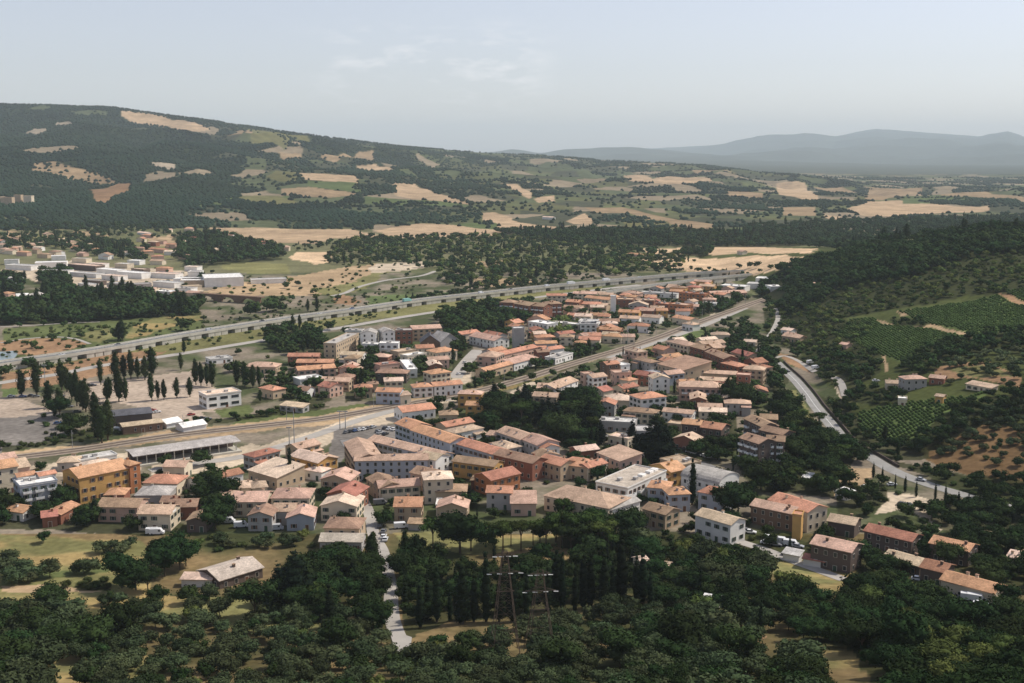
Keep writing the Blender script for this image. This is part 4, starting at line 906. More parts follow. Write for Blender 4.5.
# retaining wall above the curved road and centre line
cr = smooth_line(px_line([(776,362),(783,369),(795,380),(806,393),(816,407),(828,421),(842,438),(853,448),(868,456),(888,468)]), 3)
b = MB(); N = normals(cr); r0 = cr[0]
for (p, n), (q, n2) in zip(zip(cr, N), zip(cr[1:], N[1:])):
    s = 4.9; a = p+n*s; c = q+n2*s; za = float(T(*a)); zc = float(T(*c))
    if n[0] < 0: a = p-n*s; c = q-n2*s; za = float(T(*a)); zc = float(T(*c))
    b.quad([(a[0]-r0[0], a[1]-r0[1], za-1), (c[0]-r0[0], c[1]-r0[1], zc-1), (c[0]-r0[0], c[1]-r0[1], zc+1.3), (a[0]-r0[0], a[1]-r0[1], za+1.3)])
    b.quad([(a[0]-r0[0]+.5, a[1]-r0[1], za-1), (a[0]-r0[0]+.5, a[1]-r0[1], za+1.3), (c[0]-r0[0]+.5, c[1]-r0[1], zc+1.3), (c[0]-r0[0]+.5, c[1]-r0[1], zc-1)])
    b.quad([(a[0]-r0[0], a[1]-r0[1], za+1.3), (c[0]-r0[0], c[1]-r0[1], zc+1.3), (c[0]-r0[0]+.5, c[1]-r0[1], zc+1.3), (a[0]-r0[0]+.5, a[1]-r0[1], za+1.3)])
add('retaining_wall', b.mesh('retaining_wall', M_WALL['dark']), None, (r0[0], r0[1], 0), label='dark retaining wall along the hill side of the curved road', cat='wall')
cl = smooth_line(px_line([(783,369),(795,380),(806,393),(816,407),(828,421),(842,438),(853,448)]), 3)
ribbon('road', cl, .25, M_WHITE, .17, keep=False)
b = MB(); pp = gp([(391,637),(400,634),(412,638),(411,645),(404,655),(396,656)]); b.quad([(p[0], p[1], float(T(*p))+.25) for p in pp]); RD.append((pp, 7)); add('path', b.mesh('path', M_ROADP), kind='structure', label='pale gravel turning place at the end of the lane')
# pond
b = MB(); pp = gp([(-40,355),(0,352),(14,351),(18,354),(14,359),(0,362),(-40,366)]); b.quad([(p[0], p[1], .25) for p in pp]); add('water', b.mesh('water', M_WATER), kind='structure', label='grey green pond at the left edge below the highway')
# old arched bridge over the river
def arched_bridge():
    a = on_plane(196, 294, 6); b_ = on_plane(258, 298, 6); L = math.hypot(b_[0]-a[0], b_[1]-a[1]); ang = math.atan2(b_[1]-a[1], b_[0]-a[0])
    r = add('stone_bridge', None, None, (a[0], a[1], 0), ang, label='old stone bridge with three pale arches beyond the poplars', cat='bridge')
    n = 3; W = L/n; b = MB(); R = W*.36
    for i in range(n):
        x0 = i*W; c = x0+W/2; K = 10; arc = [(c-R*math.cos(math.pi*k/K), 4.8*math.sin(math.pi*k/K)) for k in range(K+1)]
        for y0, y1 in ((0, .01),):
            b.box(x0, c-R, 0, 5, -1, 6); b.box(c+R, x0+W, 0, 5, -1, 6)
            for k in range(K):
                (xa, za), (xb, zb) = arc[k], arc[k+1]
                b.quad([(xa, 0, za), (xb, 0, zb), (xb, 0, 6), (xa, 0, 6)]); b.quad([(xa, 5, 6), (xb, 5, 6), (xb, 5, zb), (xa, 5, za)]); b.quad([(xa, 0, za), (xa, 5, za), (xb, 5, zb), (xb, 0, zb)])
    add('arch_wall', b.mesh('arch_wall', M_WALL['brown']), r); m = MB(); m.box(-4, L+4, -.2, 5.2, 6.002, 6.9); add('deck', m.mesh('deck', M_WALL['brown']), r)
arched_bridge()
RU = [470, 520, 565, 620, 660, 700, 760, 785]; RV = [393, 380, 369, 350, 337, 322, 301, 292]
CU = [783, 795, 806, 816, 828, 842]; CV = [369, 380, 393, 407, 421, 438]
def hides_way(u, v0, v1):   # would something standing from v0 up to v1 stand before the railway or the curved road?
    for U_, V_ in ((RU, RV), (CU, CV)):
        if U_[0] < u < U_[-1]:
            r_ = float(np.interp(u, U_, V_))
            if v0 > r_-1 and v1 < r_+2: return True
    return False
# smaller houses between the ones above
def filler():
    r = random.Random(21); keepout = [gp(p) for p in ([(480,385),(600,395),(606,440),(570,456),(480,432)], [(735,425),(775,398),(860,450),(850,478),(834,498),(765,492),(732,455)], [(150,476),(150,462),(320,425),(400,400),(480,385),(480,393),(430,412),(400,440),(345,440),(300,452),(235,466)],
        [(640,342),(662,340),(660,366),(640,368)], [(395,515),(480,510),(480,545),(395,545)])]
    for (poly, sp_, prob) in [([(268,398),(330,350),(440,338),(480,340),(560,305),(700,285),(745,292),(700,316),(600,343),(470,380),(330,403)], 18, .8), ([(400,425),(470,402),(560,374),(640,347),(690,335),(760,365),(772,395),(730,420),(722,470),(740,520),(600,500),(470,480)], 18, .8),
        ([(0,466),(130,472),(330,455),(380,515),(330,528),(180,526),(0,505)], 17, .75), ([(400,470),(560,500),(660,510),(640,520),(520,508),(400,515)], 18, .6), ([(0,234),(240,238),(290,250),(230,262),(150,258),(0,262)], 42, .5)]:
        P = gp(poly); (x0, y0), (x1, y1) = P.min(0), P.max(0)
        for yy in np.arange(y0, y1, sp_):
            for xx in np.arange(x0, x1, sp_):
                if r.random() > prob: continue
                x = xx+r.uniform(-3, 3); y = yy+r.uniform(-3, 3); q = np.array([x]), np.array([y])
                if not inpoly(q[0], q[1], P)[0] or any(inpoly(q[0], q[1], k)[0] for k in keepout): continue
                L = r.uniform(9, 19); d = r.uniform(7.5, 10); j = min(range(len(FOOT)), key=lambda i: (FOOT[i][0]-x)**2+(FOOT[i][1]-y)**2); a = FOOT[j][2]+r.choice((0, 0, 0, math.pi/2)); a = (a+math.pi/2) % math.pi-math.pi/2
                ca, sa = math.cos(a), math.sin(a); pts = [(x+ca*i*L/2-sa*k*d/2, y+sa*i*L/2+ca*k*d/2) for i in (-1, 0, 1) for k in (-1, 0, 1)]; px = np.array([p[0] for p in pts]); py = np.array([p[1] for p in pts])
                ok = True
                for (cx, cy, b, L2, d2) in FOOT:
                    if abs(cx-x) < 60 and abs(cy-y) < 60:
                        cb, sb = math.cos(b), math.sin(b); dx = px-cx; dy = py-cy
                        if ((np.abs(dx*cb+dy*sb) < L2/2+1.5) & (np.abs(-dx*sb+dy*cb) < d2/2+1.5)).any(): ok = False; break
                        ex = np.array([(cx+cb*i*L2/2-sb*k*d2/2, cy+sb*i*L2/2+cb*k*d2/2) for i in (-1, 0, 1) for k in (-1, 0, 1)])-np.array([x, y])
                        if ((np.abs(ex[:, 0]*ca+ex[:, 1]*sa) < L/2+1.5) & (np.abs(-ex[:, 0]*sa+ex[:, 1]*ca) < d/2+1.5)).any(): ok = False; break
                if ok:
                    for (Ln, w) in RD:
                        if (((px[:, None]-Ln[:, 0])**2+(py[:, None]-Ln[:, 1])**2).min() < (w+1.5)**2): ok = False; break
                zg = float(T(x, y)); h = r.choice((4.5, 5.5, 6, 6, 6.5)); ub, vb = proj(x, y, zg); ut, vt = proj(x, y, zg+h+2)
                if not ok or hides_way(ub, vb, vt): continue
                rt = r.choice('gghe'); wl = r.choice(['cream', 'white', 'tan', 'pink', 'cream', 'grey', 'brick', 'ochre']); rf = r.choice(['orange', 'pink', 'pink', 'brown', 'tan', 'orange', 'palepink', 'red'])
                u, v = proj(x, y, zg+h)
                root = bpy.data.objects.new('filler_house', None); COL.objects.link(root); root.location = (x, y, zg); root['category'] = 'town house'; root['group'] = 'filler houses between the traced buildings'
                AUTO.append((root, {'orange': 'orange', 'pink': 'pink', 'brown': 'brown', 'tan': 'tan', 'palepink': 'pale', 'red': 'red'}[rf]+' roofed filler house', 'town house', u, v))
                wing(root, x-ca*L/2+sa*d/2, y-sa*L/2-ca*d/2, x+ca*L/2+sa*d/2, y+sa*L/2-ca*d/2, h, d, rt, wl, rf, {})
                if L > 12:   # a lower wing to one side, inside the plot
                    s = r.choice((-1, 1)); l2 = L*r.uniform(.3, .42); fx = s*(L/2-l2/2-.3); y0_, y1_ = -d/2-r.uniform(1.6, 3.2), -d/2
                    X0, X1 = fx-l2/2, fx+l2/2; A = (x+ca*X0-sa*y0_, y+sa*X0+ca*y0_); B = (x+ca*X1-sa*y0_, y+sa*X1+ca*y0_)
                    wing(root, A[0], A[1], B[0], B[1], h*r.uniform(.5, .8), y1_-y0_+.4, 'm', wl, rf, dict(chim=0, nodoor=1))
n0 = len(FOOT); filler(); print('filler', len(FOOT)-n0)
# ------------------------------------------------------------------ pylons and masts
def lattice_pylon(u, v, H_, label, name='electricity_pylon'):
    g = ground(u, v); z0 = float(T(*g)); r = add(name, None, None, (g[0], g[1], z0), .12, label=label, cat='electricity pylon', group='electricity pylons in the foreground')
    hw = lambda z: 3.3*(1-z/H_)**1.1*.9+.65
    for sx in (-1, 1):
        for sy in (-1, 1):
            m = MB(); zs = np.linspace(0, H_, 10)
            for a, b_ in zip(zs, zs[1:]): m.bar((sx*hw(a), sy*hw(a), a), (sx*hw(b_), sy*hw(b_), b_), .12)
            add('leg', m.mesh('leg', M_RUST), r)
    m = MB(); zs = [0]; 
    while zs[-1] < H_-1: zs.append(min(H_, zs[-1]+max(1.6, hw(zs[-1])*1.5)))
    for a, b_ in zip(zs, zs[1:]):
        A, B = hw(a), hw(b_)
        for (x0, y0, x1, y1) in ((-1,-1,1,-1),(1,-1,1,1),(1,1,-1,1),(-1,1,-1,-1)):
            m.bar((x0*A, y0*A, a), (x1*B, y1*B, b_), .05); m.bar((x1*A, y1*A, a), (x0*B, y0*B, b_), .05); m.bar((x0*B, y0*B, b_), (x1*B, y1*B, b_), .05)
    add('bracing', m.mesh('bracing', M_RUST), r)
    tips = []
    for k, (zc, w) in enumerate(((H_-1.0, 2.6), (H_-5.5, 4.0), (H_-10.5, 2.4))):
        m = MB(); m.bar((-w, 0, zc), (w, 0, zc), .16); m.bar((-w, 0, zc), (0, 0, zc+1.1), .09); m.bar((w, 0, zc), (0, 0, zc+1.1), .09)
        ca_ = add('crossarm', m.mesh('crossarm', M_RUST), r)
        if k == 2: continue
        for s in (-1, -.35, .35, 1):
            q = MB(); q.tube((s*w-.6, -.25, zc-.2), (s*w+.6, -.25, zc-.28), .11, .11, 6)
            add('insulator', q.mesh('insulator', M_WHITE), ca_); tips.append((s*w, zc))
    return r, g, z0
py1 = lattice_pylon(505, 655, 27.5, 'left lattice pylon rising out of the olive grove'); py2 = lattice_pylon(540, 652, 22, 'right lattice pylon beside the taller one in the olive grove')
for (g, z, k) in ((py1[1], py1[2]+26, 0), (py2[1], py2[2]+20, 1)):
    for s, nm in ((-1, 'left'), (1, 'right')):
        m = MB(); ends = [(-190, 330 if k == 0 else 315, 62), (210, 345, 40)]; P0 = Vector((g[0]+s*3.6, g[1], z-5))
        for e in ends:
            E = Vector((e[0], e[1]+s*4, e[2]))
            pts = [P0.lerp(E, t/14)-Vector((0, 0, 16*(t/14)*(1-t/14))) for t in range(15)]
            for a, b_ in zip(pts, pts[1:]): m.bar(a, b_, .02)
        c = add('power_line', m.mesh('power_line', M_TYRE), None, label='thin power line strung from the %s arm of the %s pylon' % (nm, ('left', 'right')[k]), cat='power line')
# railway masts
i = 0
mb = MB(); mb.tube((0, 0, 0), (0, 0, 8.5), .16, .1); mast_me = mb.mesh('post', M_STEEL)
mb = MB(); mb.bar((0, 0, 7.6), (0, -3.4, 7.4), .1); mb.bar((0, 0, 6.4), (0, -3.2, 7.3), .07); arm_me = mb.mesh('arm', M_STEEL)
for j in range(14, len(rl)-20, 13):
    p, n = rl[j], Nn[j]; u, v = proj(p[0], p[1], 0)
    if not (5 < u < 770): continue
    q = p+n*6.2; a = math.atan2(n[1], n[0])-math.pi/2
    r = add('catenary_mast', None, None, (q[0], q[1], 0), a, cat='railway mast', group='catenary masts along the railway'); add('post', mast_me, r); add('arm', arm_me, r)
    AUTO.append((r, 'railway mast', 'railway mast', u, v))
def light_mast(u, v, hh, label):
    g = on_plane(u, v, 0); r = add('light_mast', None, None, (g[0], g[1], 0), label=label, cat='light mast')
    m = MB(); m.tube((0, 0, 0), (0, 0, hh), .28, .14); add('pole', m.mesh('pole', M_STEEL), r); m = MB(); m.box(-1.3, 1.3, -.25, .25, hh, hh+.5); add('lamp_head', m.mesh('lamp', M_STEEL), r)
light_mast(46.5, 402, 21, 'tall slim light mast standing between the poplars of the car park')
light_mast(294.5, 449, 20, 'tall light mast standing in the pale rail yard'); light_mast(289.5, 446, 9, 'short mast beside the tall light mast in the rail yard')
light_mast(340, 429, 9, 'dark twin mast beside the parking, left one'); light_mast(345.5, 429, 9, 'dark twin mast beside the parking, right one')
# ------------------------------------------------------------------ vehicles
def car_parts(kind):
    L, W, Hh = dict(car=(4.3, 1.75, 1.45), van=(5.4, 2.0, 2.3), truck=(9.5, 2.5, 3.4), bus=(11.5, 2.5, 3.0))[kind]
    b = MB(); g = MB()
    if kind == 'car':
        b.prism([(-L/2,.35),(L/2,.35),(L/2,.72),(L/2-.9,.92),(L/2-1.5,.95),(-L/2+.5,.95),(-L/2,.85)], -W/2, W/2, 'y')
        b.v = [(x, y, z) for x, y, z in b.v]
        b.prism([(-L/2+.9,1.40),(L/2-2.1,1.42),(L/2-2.15,1.45),(-L/2+.95,1.45)], -W/2+.16, W/2-.16, 'y')
        g.prism([(-L/2+.35,.952),(L/2-1.35,.952),(L/2-2.05,1.415),(-L/2+.85,1.395)], -W/2+.12, W/2-.12, 'y')
    elif kind == 'van':
        b.prism([(-L/2,.4),(L/2,.4),(L/2,1.1),(L/2-.6,1.25),(L/2-1.3,Hh),(-L/2,Hh)], -W/2, W/2, 'y'); g.prism([(L/2-.66,1.27),(L/2-.62,1.29),(L/2-1.22,Hh-.2),(L/2-1.3,Hh-.2)], -W/2+.1, W/2-.1, 'y'); g.box(L/2-2.1, L/2-1.35, -W/2-.01, W/2+.01, 1.3, 1.95)
    elif kind == 'truck':
        b.box(-L/2, L/2-2.2, -W/2, W/2, .9, Hh); b.box(L/2-2.0, L/2, -W/2+.05, W/2-.05, .5, 2.6); g.box(L/2-.9, L/2+.01, -W/2+.2, W/2-.2, 1.6, 2.4)
    else:
        b.box(-L/2, L/2, -W/2, W/2, .4, Hh); g.box(-L/2+.4, L/2-.2, -W/2-.01, W/2+.01, 1.3, 2.3)
    w = MB(); w.tube((0, -.12, .33), (0, .12, .33), .33, .33, 10)
    return b, g.mesh('glass', M_GLASS), w.mesh('wheel', M_TYRE), L, W
VP = {}
def vehicle(kind, colour, x, y, z, a, label, u, v):
    k = (kind, colour)
    if k not in VP:
        b, g, w, L, W = car_parts(kind); VP[k] = (b.mesh('body', M_CAR[colour]), g, w, L, W)
    me, g, w, L, W = VP[k]
    r = add(kind if label or kind != 'car' else 'parked_car', None, None, (x, y, z), a, cat=kind, label=label)
    add('body', me, r); add('windows', g, r)
    for sx in (-.31, .31):
        for sy in (-.5, .5): add('wheel', w, r, (sx*L, sy*(W-.2), 0))
    if label is None: AUTO.append((r, colour+' '+kind, kind, u, v)); r['group'] = 'vehicles parked in the town'
def park(rg, lst, ang, kind='car'):
    for i, (u, v, c) in enumerate(lst):
        uu, vv = rg[0]+u/rg[2], rg[1]+v/rg[2]; g = ground(uu, vv); vehicle(kind, c, g[0], g[1], float(T(*g))+.12, ang+random.uniform(-.08, .08), None, uu, vv)
park(P8, [(380,245,'grey'),(405,240,'black'),(430,236,'blue'),(455,232,'white'),(480,228,'white'),(505,222,'grey'),(530,216,'silver'),(600,222,'black'),(625,226,'white'),(650,230,'white'),(570,248,'silver'),(600,256,'black'),(560,240,'grey')], 1.1)
park(P1, [(130,212,'blue'),(180,208,'black'),(65,212,'silver'),(205,212,'grey'),(260,240,'black'),(330,365,'blue'),(350,210,'grey'),(360,230,'silver'),(395,270,'grey'),(440,300,'black'),(380,250,'black'),(510,150,'black'),(530,148,'grey')], .3)
park(Q4, [(590,330,'white'),(600,345,'white'),(520,372,'black'),(515,395,'white'),(540,440,'silver'),(590,300,'grey'),(570,270,'black'),(480,110,'grey')], 1.5)
park(Q2, [(690,285,'grey'),(705,292,'black'),(740,302,'silver'),(770,310,'white'),(800,318,'black'),(825,325,'white'),(850,333,'white'),(885,340,'grey')], -.5)
park(Q7, [(40,410,'grey'),(60,418,'white'),(150,480,'white'),(205,490,'grey'),(330,500,'silver'),(395,600,'grey'),(430,595,'white'),(270,545,'black')], -.4)
park(Q8, [(430,630,'grey'),(550,662,'white'),(265,550,'white'),(210,212,'grey'),(195,208,'black'),(228,212,'black'),(405,268,'black'),(415,274,'silver'),(425,280,'black')], -.4)
park(Q8, [(440,600,'white'),(500,640,'white'),(530,645,'white')], -.4, 'van'); park(Q7, [(180,465,'white'),(230,475,'white'),(290,490,'white'),(460,600,'white')], -.4, 'van')
park(P7, [(520,555,'white'),(625,560,'white'),(40,595,'white'),(20,592,'white'),(445,530,'white'),(720,570,'silver')], .1, 'van')
park(Q4, [(690,275,'white'),(570,140,'grey')], 0.2, 'van'); park(P1, [(675,410,'white')], -.6, 'van'); park(X2, [(470,495,'white'),(500,515,'white'),(400,525,'white'),(440,120,'white')], .2)
park(P5, [(870,360,'blue'),(930,430,'blue'),(850,370,'white'),(940,415,'black')], .5); park(X1, [(190,545,'white'),(210,565,'white')], .5, 'van')
park(W8, [(560,295,'white'),(580,300,'blue'),(600,302,'white'),(615,305,'silver'),(520,310,'grey')], .4)
park(P2, [(15,405,'red'),(40,415,'white'),(235,430,'red'),(300,450,'black'),(330,455,'grey')], .5); park(P3, [(940,360,'white'),(930,400,'grey'),(905,425,'white')], 1.0)
def on_road(u, v, z, kind, colour, label):
    p = on_plane(u, v, z); j = int(np.argmin(np.linalg.norm(VL-np.array(p), axis=1))); j = min(max(j, 1), len(VL)-2); t = VL[j+1]-VL[j-1]
    vehicle(kind, colour, p[0], p[1], z+.05, math.atan2(t[1], t[0]), label, u, v)
on_road(571, 284.5, 4.2, 'truck', 'white', 'white lorry on the viaduct, largest of the highway traffic'); on_road(481, 293.5, 4.2, 'van', 'white', 'white van on the viaduct above the park')
on_road(547, 286.6, 4.2, 'van', 'white', 'white van on the viaduct left of the white lorry'); on_road(407, 302, 4.2, 'truck', 'teal', 'pale teal lorry on the viaduct near the white gabled blocks')
for k, (uu, kd, cc, lb) in enumerate([(60,'car','white','white car on the viaduct nearest the left edge'),(118,'car','grey','grey car on the viaduct above the poplar row'),(205,'van','silver','silver van on the viaduct left of the riverside trees'),(262,'car','black','black car on the viaduct below the riverside trees'),
    (318,'car','white','white car on the viaduct north of the orange rows'),(352,'car','blue','blue car on the viaduct just left of the teal lorry'),(446,'car','silver','silver car on the viaduct right of the teal lorry'),(512,'car','grey','grey car on the viaduct between two white vans'),(606,'truck','white','second white lorry farther along the viaduct'),(640,'car','white','white car on the viaduct past the second lorry')]):
    j = int(np.argmin([abs(proj(p[0], p[1], 4.2)[0]-uu) for p in VL])); j = min(max(j, 1), len(VL)-2); t = VL[j+1]-VL[j-1]; t = t/np.linalg.norm(t); o = 2.6 if k % 2 else -2.6; q = VL[j]+np.array([-t[1], t[0]])*o
    vehicle(kd, cc, q[0], q[1], 4.25, math.atan2(t[1], t[0])+(math.pi if k % 2 else 0), lb, uu, 0)
VN = normals(VL)
for o in (-5.2, -2.7, 2.7, 5.2):
    b = MB(); k0 = None
    for i in range(0, len(VL)-1):
        if abs(o) == 2.7 and i % 2: continue
        p, q, n, n2 = VL[i]-VL[0], VL[i+1]-VL[0], VN[i], VN[i+1]
        b.quad([(*(p+n*(o-.12)), 4.256), (*(q+n2*(o-.12)), 4.256), (*(q+n2*(o+.12)), 4.256), (*(p+n*(o+.12)), 4.256)])
    add('lane_marking', b.mesh('lane_marking', M_WHITE), bpy.data.objects['highway_viaduct'])
g = ground(921, 481); vehicle('car', 'silver', g[0], g[1], float(T(*g))+.15, -.75, 'silver car driving on the curved road beside the cypresses', 921, 481)
g = ground(787, 372); vehicle('car', 'black', g[0], g[1], float(T(*g))+.15, -1.0, 'black car at the upper end of the curved road', 787, 372)
# ------------------------------------------------------------------ trees
def ico():
    t = (1+5**.5)/2; v = np.array([(-1,t,0),(1,t,0),(-1,-t,0),(1,-t,0),(0,-1,t),(0,1,t),(0,-1,-t),(0,1,-t),(t,0,-1),(t,0,1),(-t,0,-1),(-t,0,1)], float)
    v /= np.linalg.norm(v[0])
    f = np.array([(0,11,5),(0,5,1),(0,1,7),(0,7,10),(0,10,11),(1,5,9),(5,11,4),(11,10,2),(10,7,6),(7,1,8),(3,9,4),(3,4,2),(3,2,6),(3,6,8),(3,8,9),(4,9,5),(2,4,11),(6,2,10),(8,6,7),(9,8,1)])
    return v, f
ICV, ICF = ico()
def crown(kind, r, leaves=260, leaf=.10):
    """unit tree: height 1, crown as lobes and leaf sprays; returns verts, tris"""
    lobes = []
    if kind == 'cypress':
        for k in range(9): t = k/8; lobes.append((r.normal(0, .006), r.normal(0, .006), .10+.82*t, .085*(math.sin(math.pi*min(1, .18+.82*t)**.8)*.8+.22), 1.5))
    elif kind == 'poplar':
        for k in range(9): t = k/8; lobes.append((r.normal(0, .02), r.normal(0, .02), .18+.74*t, .13*(math.sin(math.pi*(.15+.8*t))*.75+.3), 1.3))
    elif kind == 'pine':
        for k in range(9): a = r.uniform(0, 6.28); q = .30*math.sqrt(r.uniform(0, 1)); lobes.append((q*math.cos(a), q*math.sin(a), .80+r.normal(0, .02)-q*.25, .16, .55))
    elif kind == 'fir':
        for k in range(10): t = k/9; R = .24*(1-t)+.03; a = r.uniform(0, 6.28); lobes.append((R*.35*math.cos(a), R*.35*math.sin(a), .12+.82*t, R, .6))
    elif kind == 'olive':
        for k in range(7): a = k*.9+r.uniform(0, .5); q = .30*r.uniform(.5, 1); lobes.append((q*math.cos(a), q*math.sin(a), .55+r.uniform(-.08, .22), .27, .85))
    elif kind == 'shrub':
        for k in range(5): a = r.uniform(0, 6.28); q = .35*r.uniform(.2, 1); lobes.append((q*math.cos(a), q*math.sin(a), .38+r.uniform(-.05, .2), .34, .9))
    else:
        for k in range(11): a = k*2.4+r.uniform(0, .5); q = .29*math.sqrt(k/11+.05); lobes.append((q*math.cos(a), q*math.sin(a), .60+r.uniform(-.20, .20)*(1-q), .17+r.uniform(0, .07), .9))
    V = []; Fc = []; n = 0
    for (x, y, z, R, s) in lobes:
        v = ICV*(R*.76*(1+r.normal(0, .13, (12, 1)))); v[:, 2] *= s
        V.append(v+np.array([x, y, z])); Fc.append(ICF+n); n += 12
    L = np.array(lobes); w = L[:, 3]**2; w /= w.sum(); idx = r.choice(len(L), leaves, p=w)
    d = r.normal(0, 1, (leaves, 3)); d[:, 2] += .35; d /= np.linalg.norm(d, axis=1)[:, None]
    rad = L[idx, 3]*(.70+.46*r.random(leaves)); c = L[idx, :3]+d*rad[:, None]*np.stack([np.ones(leaves), np.ones(leaves), L[idx, 4]], 1)
    nn = d+r.normal(0, .55, (leaves, 3)); nn /= np.linalg.norm(nn, axis=1)[:, None]
    a = np.cross(nn, r.normal(0, 1, (leaves, 3))); a /= np.linalg.norm(a, axis=1)[:, None]; b = np.cross(nn, a)
    sz = (leaf*(.6+.7*r.random(leaves))*np.sqrt(np.clip(L[idx, 3]/.22, .25, 1.3)))[:, None]
    q = np.stack([c-a*sz, c+b*sz*.55+nn*sz*.2, c+a*sz, c-b*sz*.55], 1).reshape(-1, 3)
    V.append(q); k = n+4*np.arange(leaves)
    Fc.append(np.stack([k, k+1, k+2], 1)); Fc.append(np.stack([k, k+2, k+3], 1))
    return np.concatenate(V), np.concatenate(Fc)
def np_mesh(name, V, Fc, m, col=None):
    me = bpy.data.meshes.new(name); me.vertices.add(len(V)); me.vertices.foreach_set('co', np.asarray(V, np.float32).ravel())
    k = Fc.shape[1]; me.loops.add(Fc.size); me.polygons.add(len(Fc)); me.polygons.foreach_set('loop_start', np.arange(0, Fc.size, k, dtype=np.int32))
    me.polygons.foreach_set('loop_total', np.full(len(Fc), k, np.int32)); me.loops.foreach_set('vertex_index', Fc.astype(np.int32).ravel()); me.update(calc_edges=True)
    if col is not None:
        at = me.color_attributes.new('cover', 'FLOAT_COLOR', 'POINT'); at.data.foreach_set('color', np.concatenate([col, np.ones((len(col), 1))], 1).astype(np.float32).ravel())
    me.materials.append(m); return me
KINDS_ = ['leafy', 'olive', 'cypress', 'poplar', 'pine', 'fir', 'shrub', 'light']
UNIT = {}; CROWN = {}; TRUNK = {}
for k in KINDS_:
    base = 'leafy' if k == 'light' else k
    hi = dict(leafy=620, light=620, olive=420, cypress=420, poplar=520, pine=520, fir=520, shrub=260)[k]; lf = dict(olive=.075, cypress=.030, poplar=.040, pine=.05, fir=.055).get(k, .06)
    UNIT[k] = [crown(base, np.random.default_rng(100+i+17*KINDS_.index(k)), hi, lf*.85) for i in range(5)]
    CROWN[k] = [np_mesh('crown', v, f, M_FOL[k]) for v, f in [crown(base, np.random.default_rng(300+i+17*KINDS_.index(k)), int(hi*2.2), lf*.62) for i in range(6)]]
    hgt = dict(pine=.80, poplar=.3, cypress=.2, fir=.25, olive=.5, shrub=.3).get(k, .5); m = MB(); m.tube((0, 0, -.04), (0, 0, hgt), .022, .012, 6)
    if k in ('leafy', 'light', 'olive', 'pine'):
        for a in (0.3, 2.2, 4.4): m.tube((0, 0, hgt*.55), (.16*math.cos(a), .16*math.sin(a), hgt+.04), .012, .006, 5)
    TRUNK[k] = m.mesh('trunk', M_TRUNK)
LOW = {k: [crown('leafy' if k == 'light' else k, np.random.default_rng(900+i), 70, dict(cypress=.04, poplar=.07).get(k, .12)) for i in range(4)] for k in KINDS_}
NOUN = dict(leafy=('leafy tree', 'tree', 'leafy_tree'), light=('pale green tree', 'tree', 'leafy_tree'), olive=('olive tree', 'olive tree', 'olive_tree'), cypress=('dark cypress', 'cypress', 'cypress'), poplar=('tall poplar', 'poplar', 'poplar'),
            pine=('umbrella pine', 'pine', 'umbrella_pine'), fir=('dark conifer', 'conifer', 'conifer'), shrub=('round shrub', 'shrub', 'shrub'))
def blocked(x, y, pad=1.5):
    x = np.asarray(x); y = np.asarray(y); r = np.zeros(x.shape, bool)
    for (cx, cy, a, L, d) in FOOT:
        ca, sa = math.cos(a), math.sin(a); dx = x-cx; dy = y-cy
        r |= (np.abs(dx*ca+dy*sa) < L/2+pad) & (np.abs(-dx*sa+dy*ca) < d/2+pad)
    return r
def near_road(x, y, pad=.2):
    r = np.zeros(x.shape, bool)
    for (L, w) in RD:
        x0, y0 = L.min(0)-w-5; x1, y1 = L.max(0)+w+5; m = np.nonzero((x > x0) & (x < x1) & (y > y0) & (y < y1))[0]
        if len(m) == 0: continue
        for i0 in range(0, len(m), 4000):
            mm = m[i0:i0+4000]; d = np.sqrt(((x[mm][:, None]-L[:, 0])**2+(y[mm][:, None]-L[:, 1])**2).min(1)); r[mm] |= d < w+pad
    return r
DENS = .88
TREES = []   # x, y, h, kind, u, v
def scatter(poly, kinds, sp, h0, h1, rg=PX, pad=1.5, jit=.62, prob=1.0, rows=None, under=None):
    if rg is PX: poly = [(u+(110 if u >= 1024 else -110 if u <= -20 else 0), v+(45 if v >= 686 else 0)) for u, v in poly]   # carry the planting on past the frame
    P = gp(poly, *rg); sp *= DENS
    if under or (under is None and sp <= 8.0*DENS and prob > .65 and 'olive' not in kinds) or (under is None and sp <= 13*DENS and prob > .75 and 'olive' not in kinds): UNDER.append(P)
    x0, y0 = P.min(0); x1, y1 = P.max(0)
    xs, ys = np.meshgrid(np.arange(x0, x1, sp), np.arange(y0, y1, sp)); x = xs.ravel(); y = ys.ravel()
    x = x+RNG.uniform(-jit, jit, x.shape)*sp; y = y+RNG.uniform(-jit, jit, y.shape)*sp
    k = inpoly(x, y, P) & (RNG.random(x.shape) < prob); x = x[k]; y = y[k]
    k = ~blocked(x, y, pad) & ~near_road(x, y); x = x[k]; y = y[k]
    names = list(kinds); w = np.array([kinds[n] for n in names], float); w /= w.sum(); kk = RNG.choice(len(names), len(x), p=w)
    for a, b, c in zip(x, y, kk):
        kd = names[c]; hh = RNG.uniform(h0, h1)*RNG.choice([.72, .9, 1, 1, 1.12])
        if kd == 'cypress': hh *= RNG.uniform(1.0, 1.6)
        if kd == 'shrub': hh = min(hh, 3.2)*.9
        if kd == 'poplar': hh *= 1.35
        TREES.append((a, b, hh, kd, 0))
def plant(lst, kind, rg=PX):
    for (u, v, hh) in lst:
        hh = hh*RNG.uniform(.85, 1.15)
        uu, vv = rg[0]+u/rg[2], rg[1]+v/rg[2]; g = ground(uu, vv); TREES.append((g[0], g[1], hh, kind, 1))
MIX = dict(leafy=6, poplar=1); DK = dict(leafy=5, pine=1, fir=1, cypress=.5)
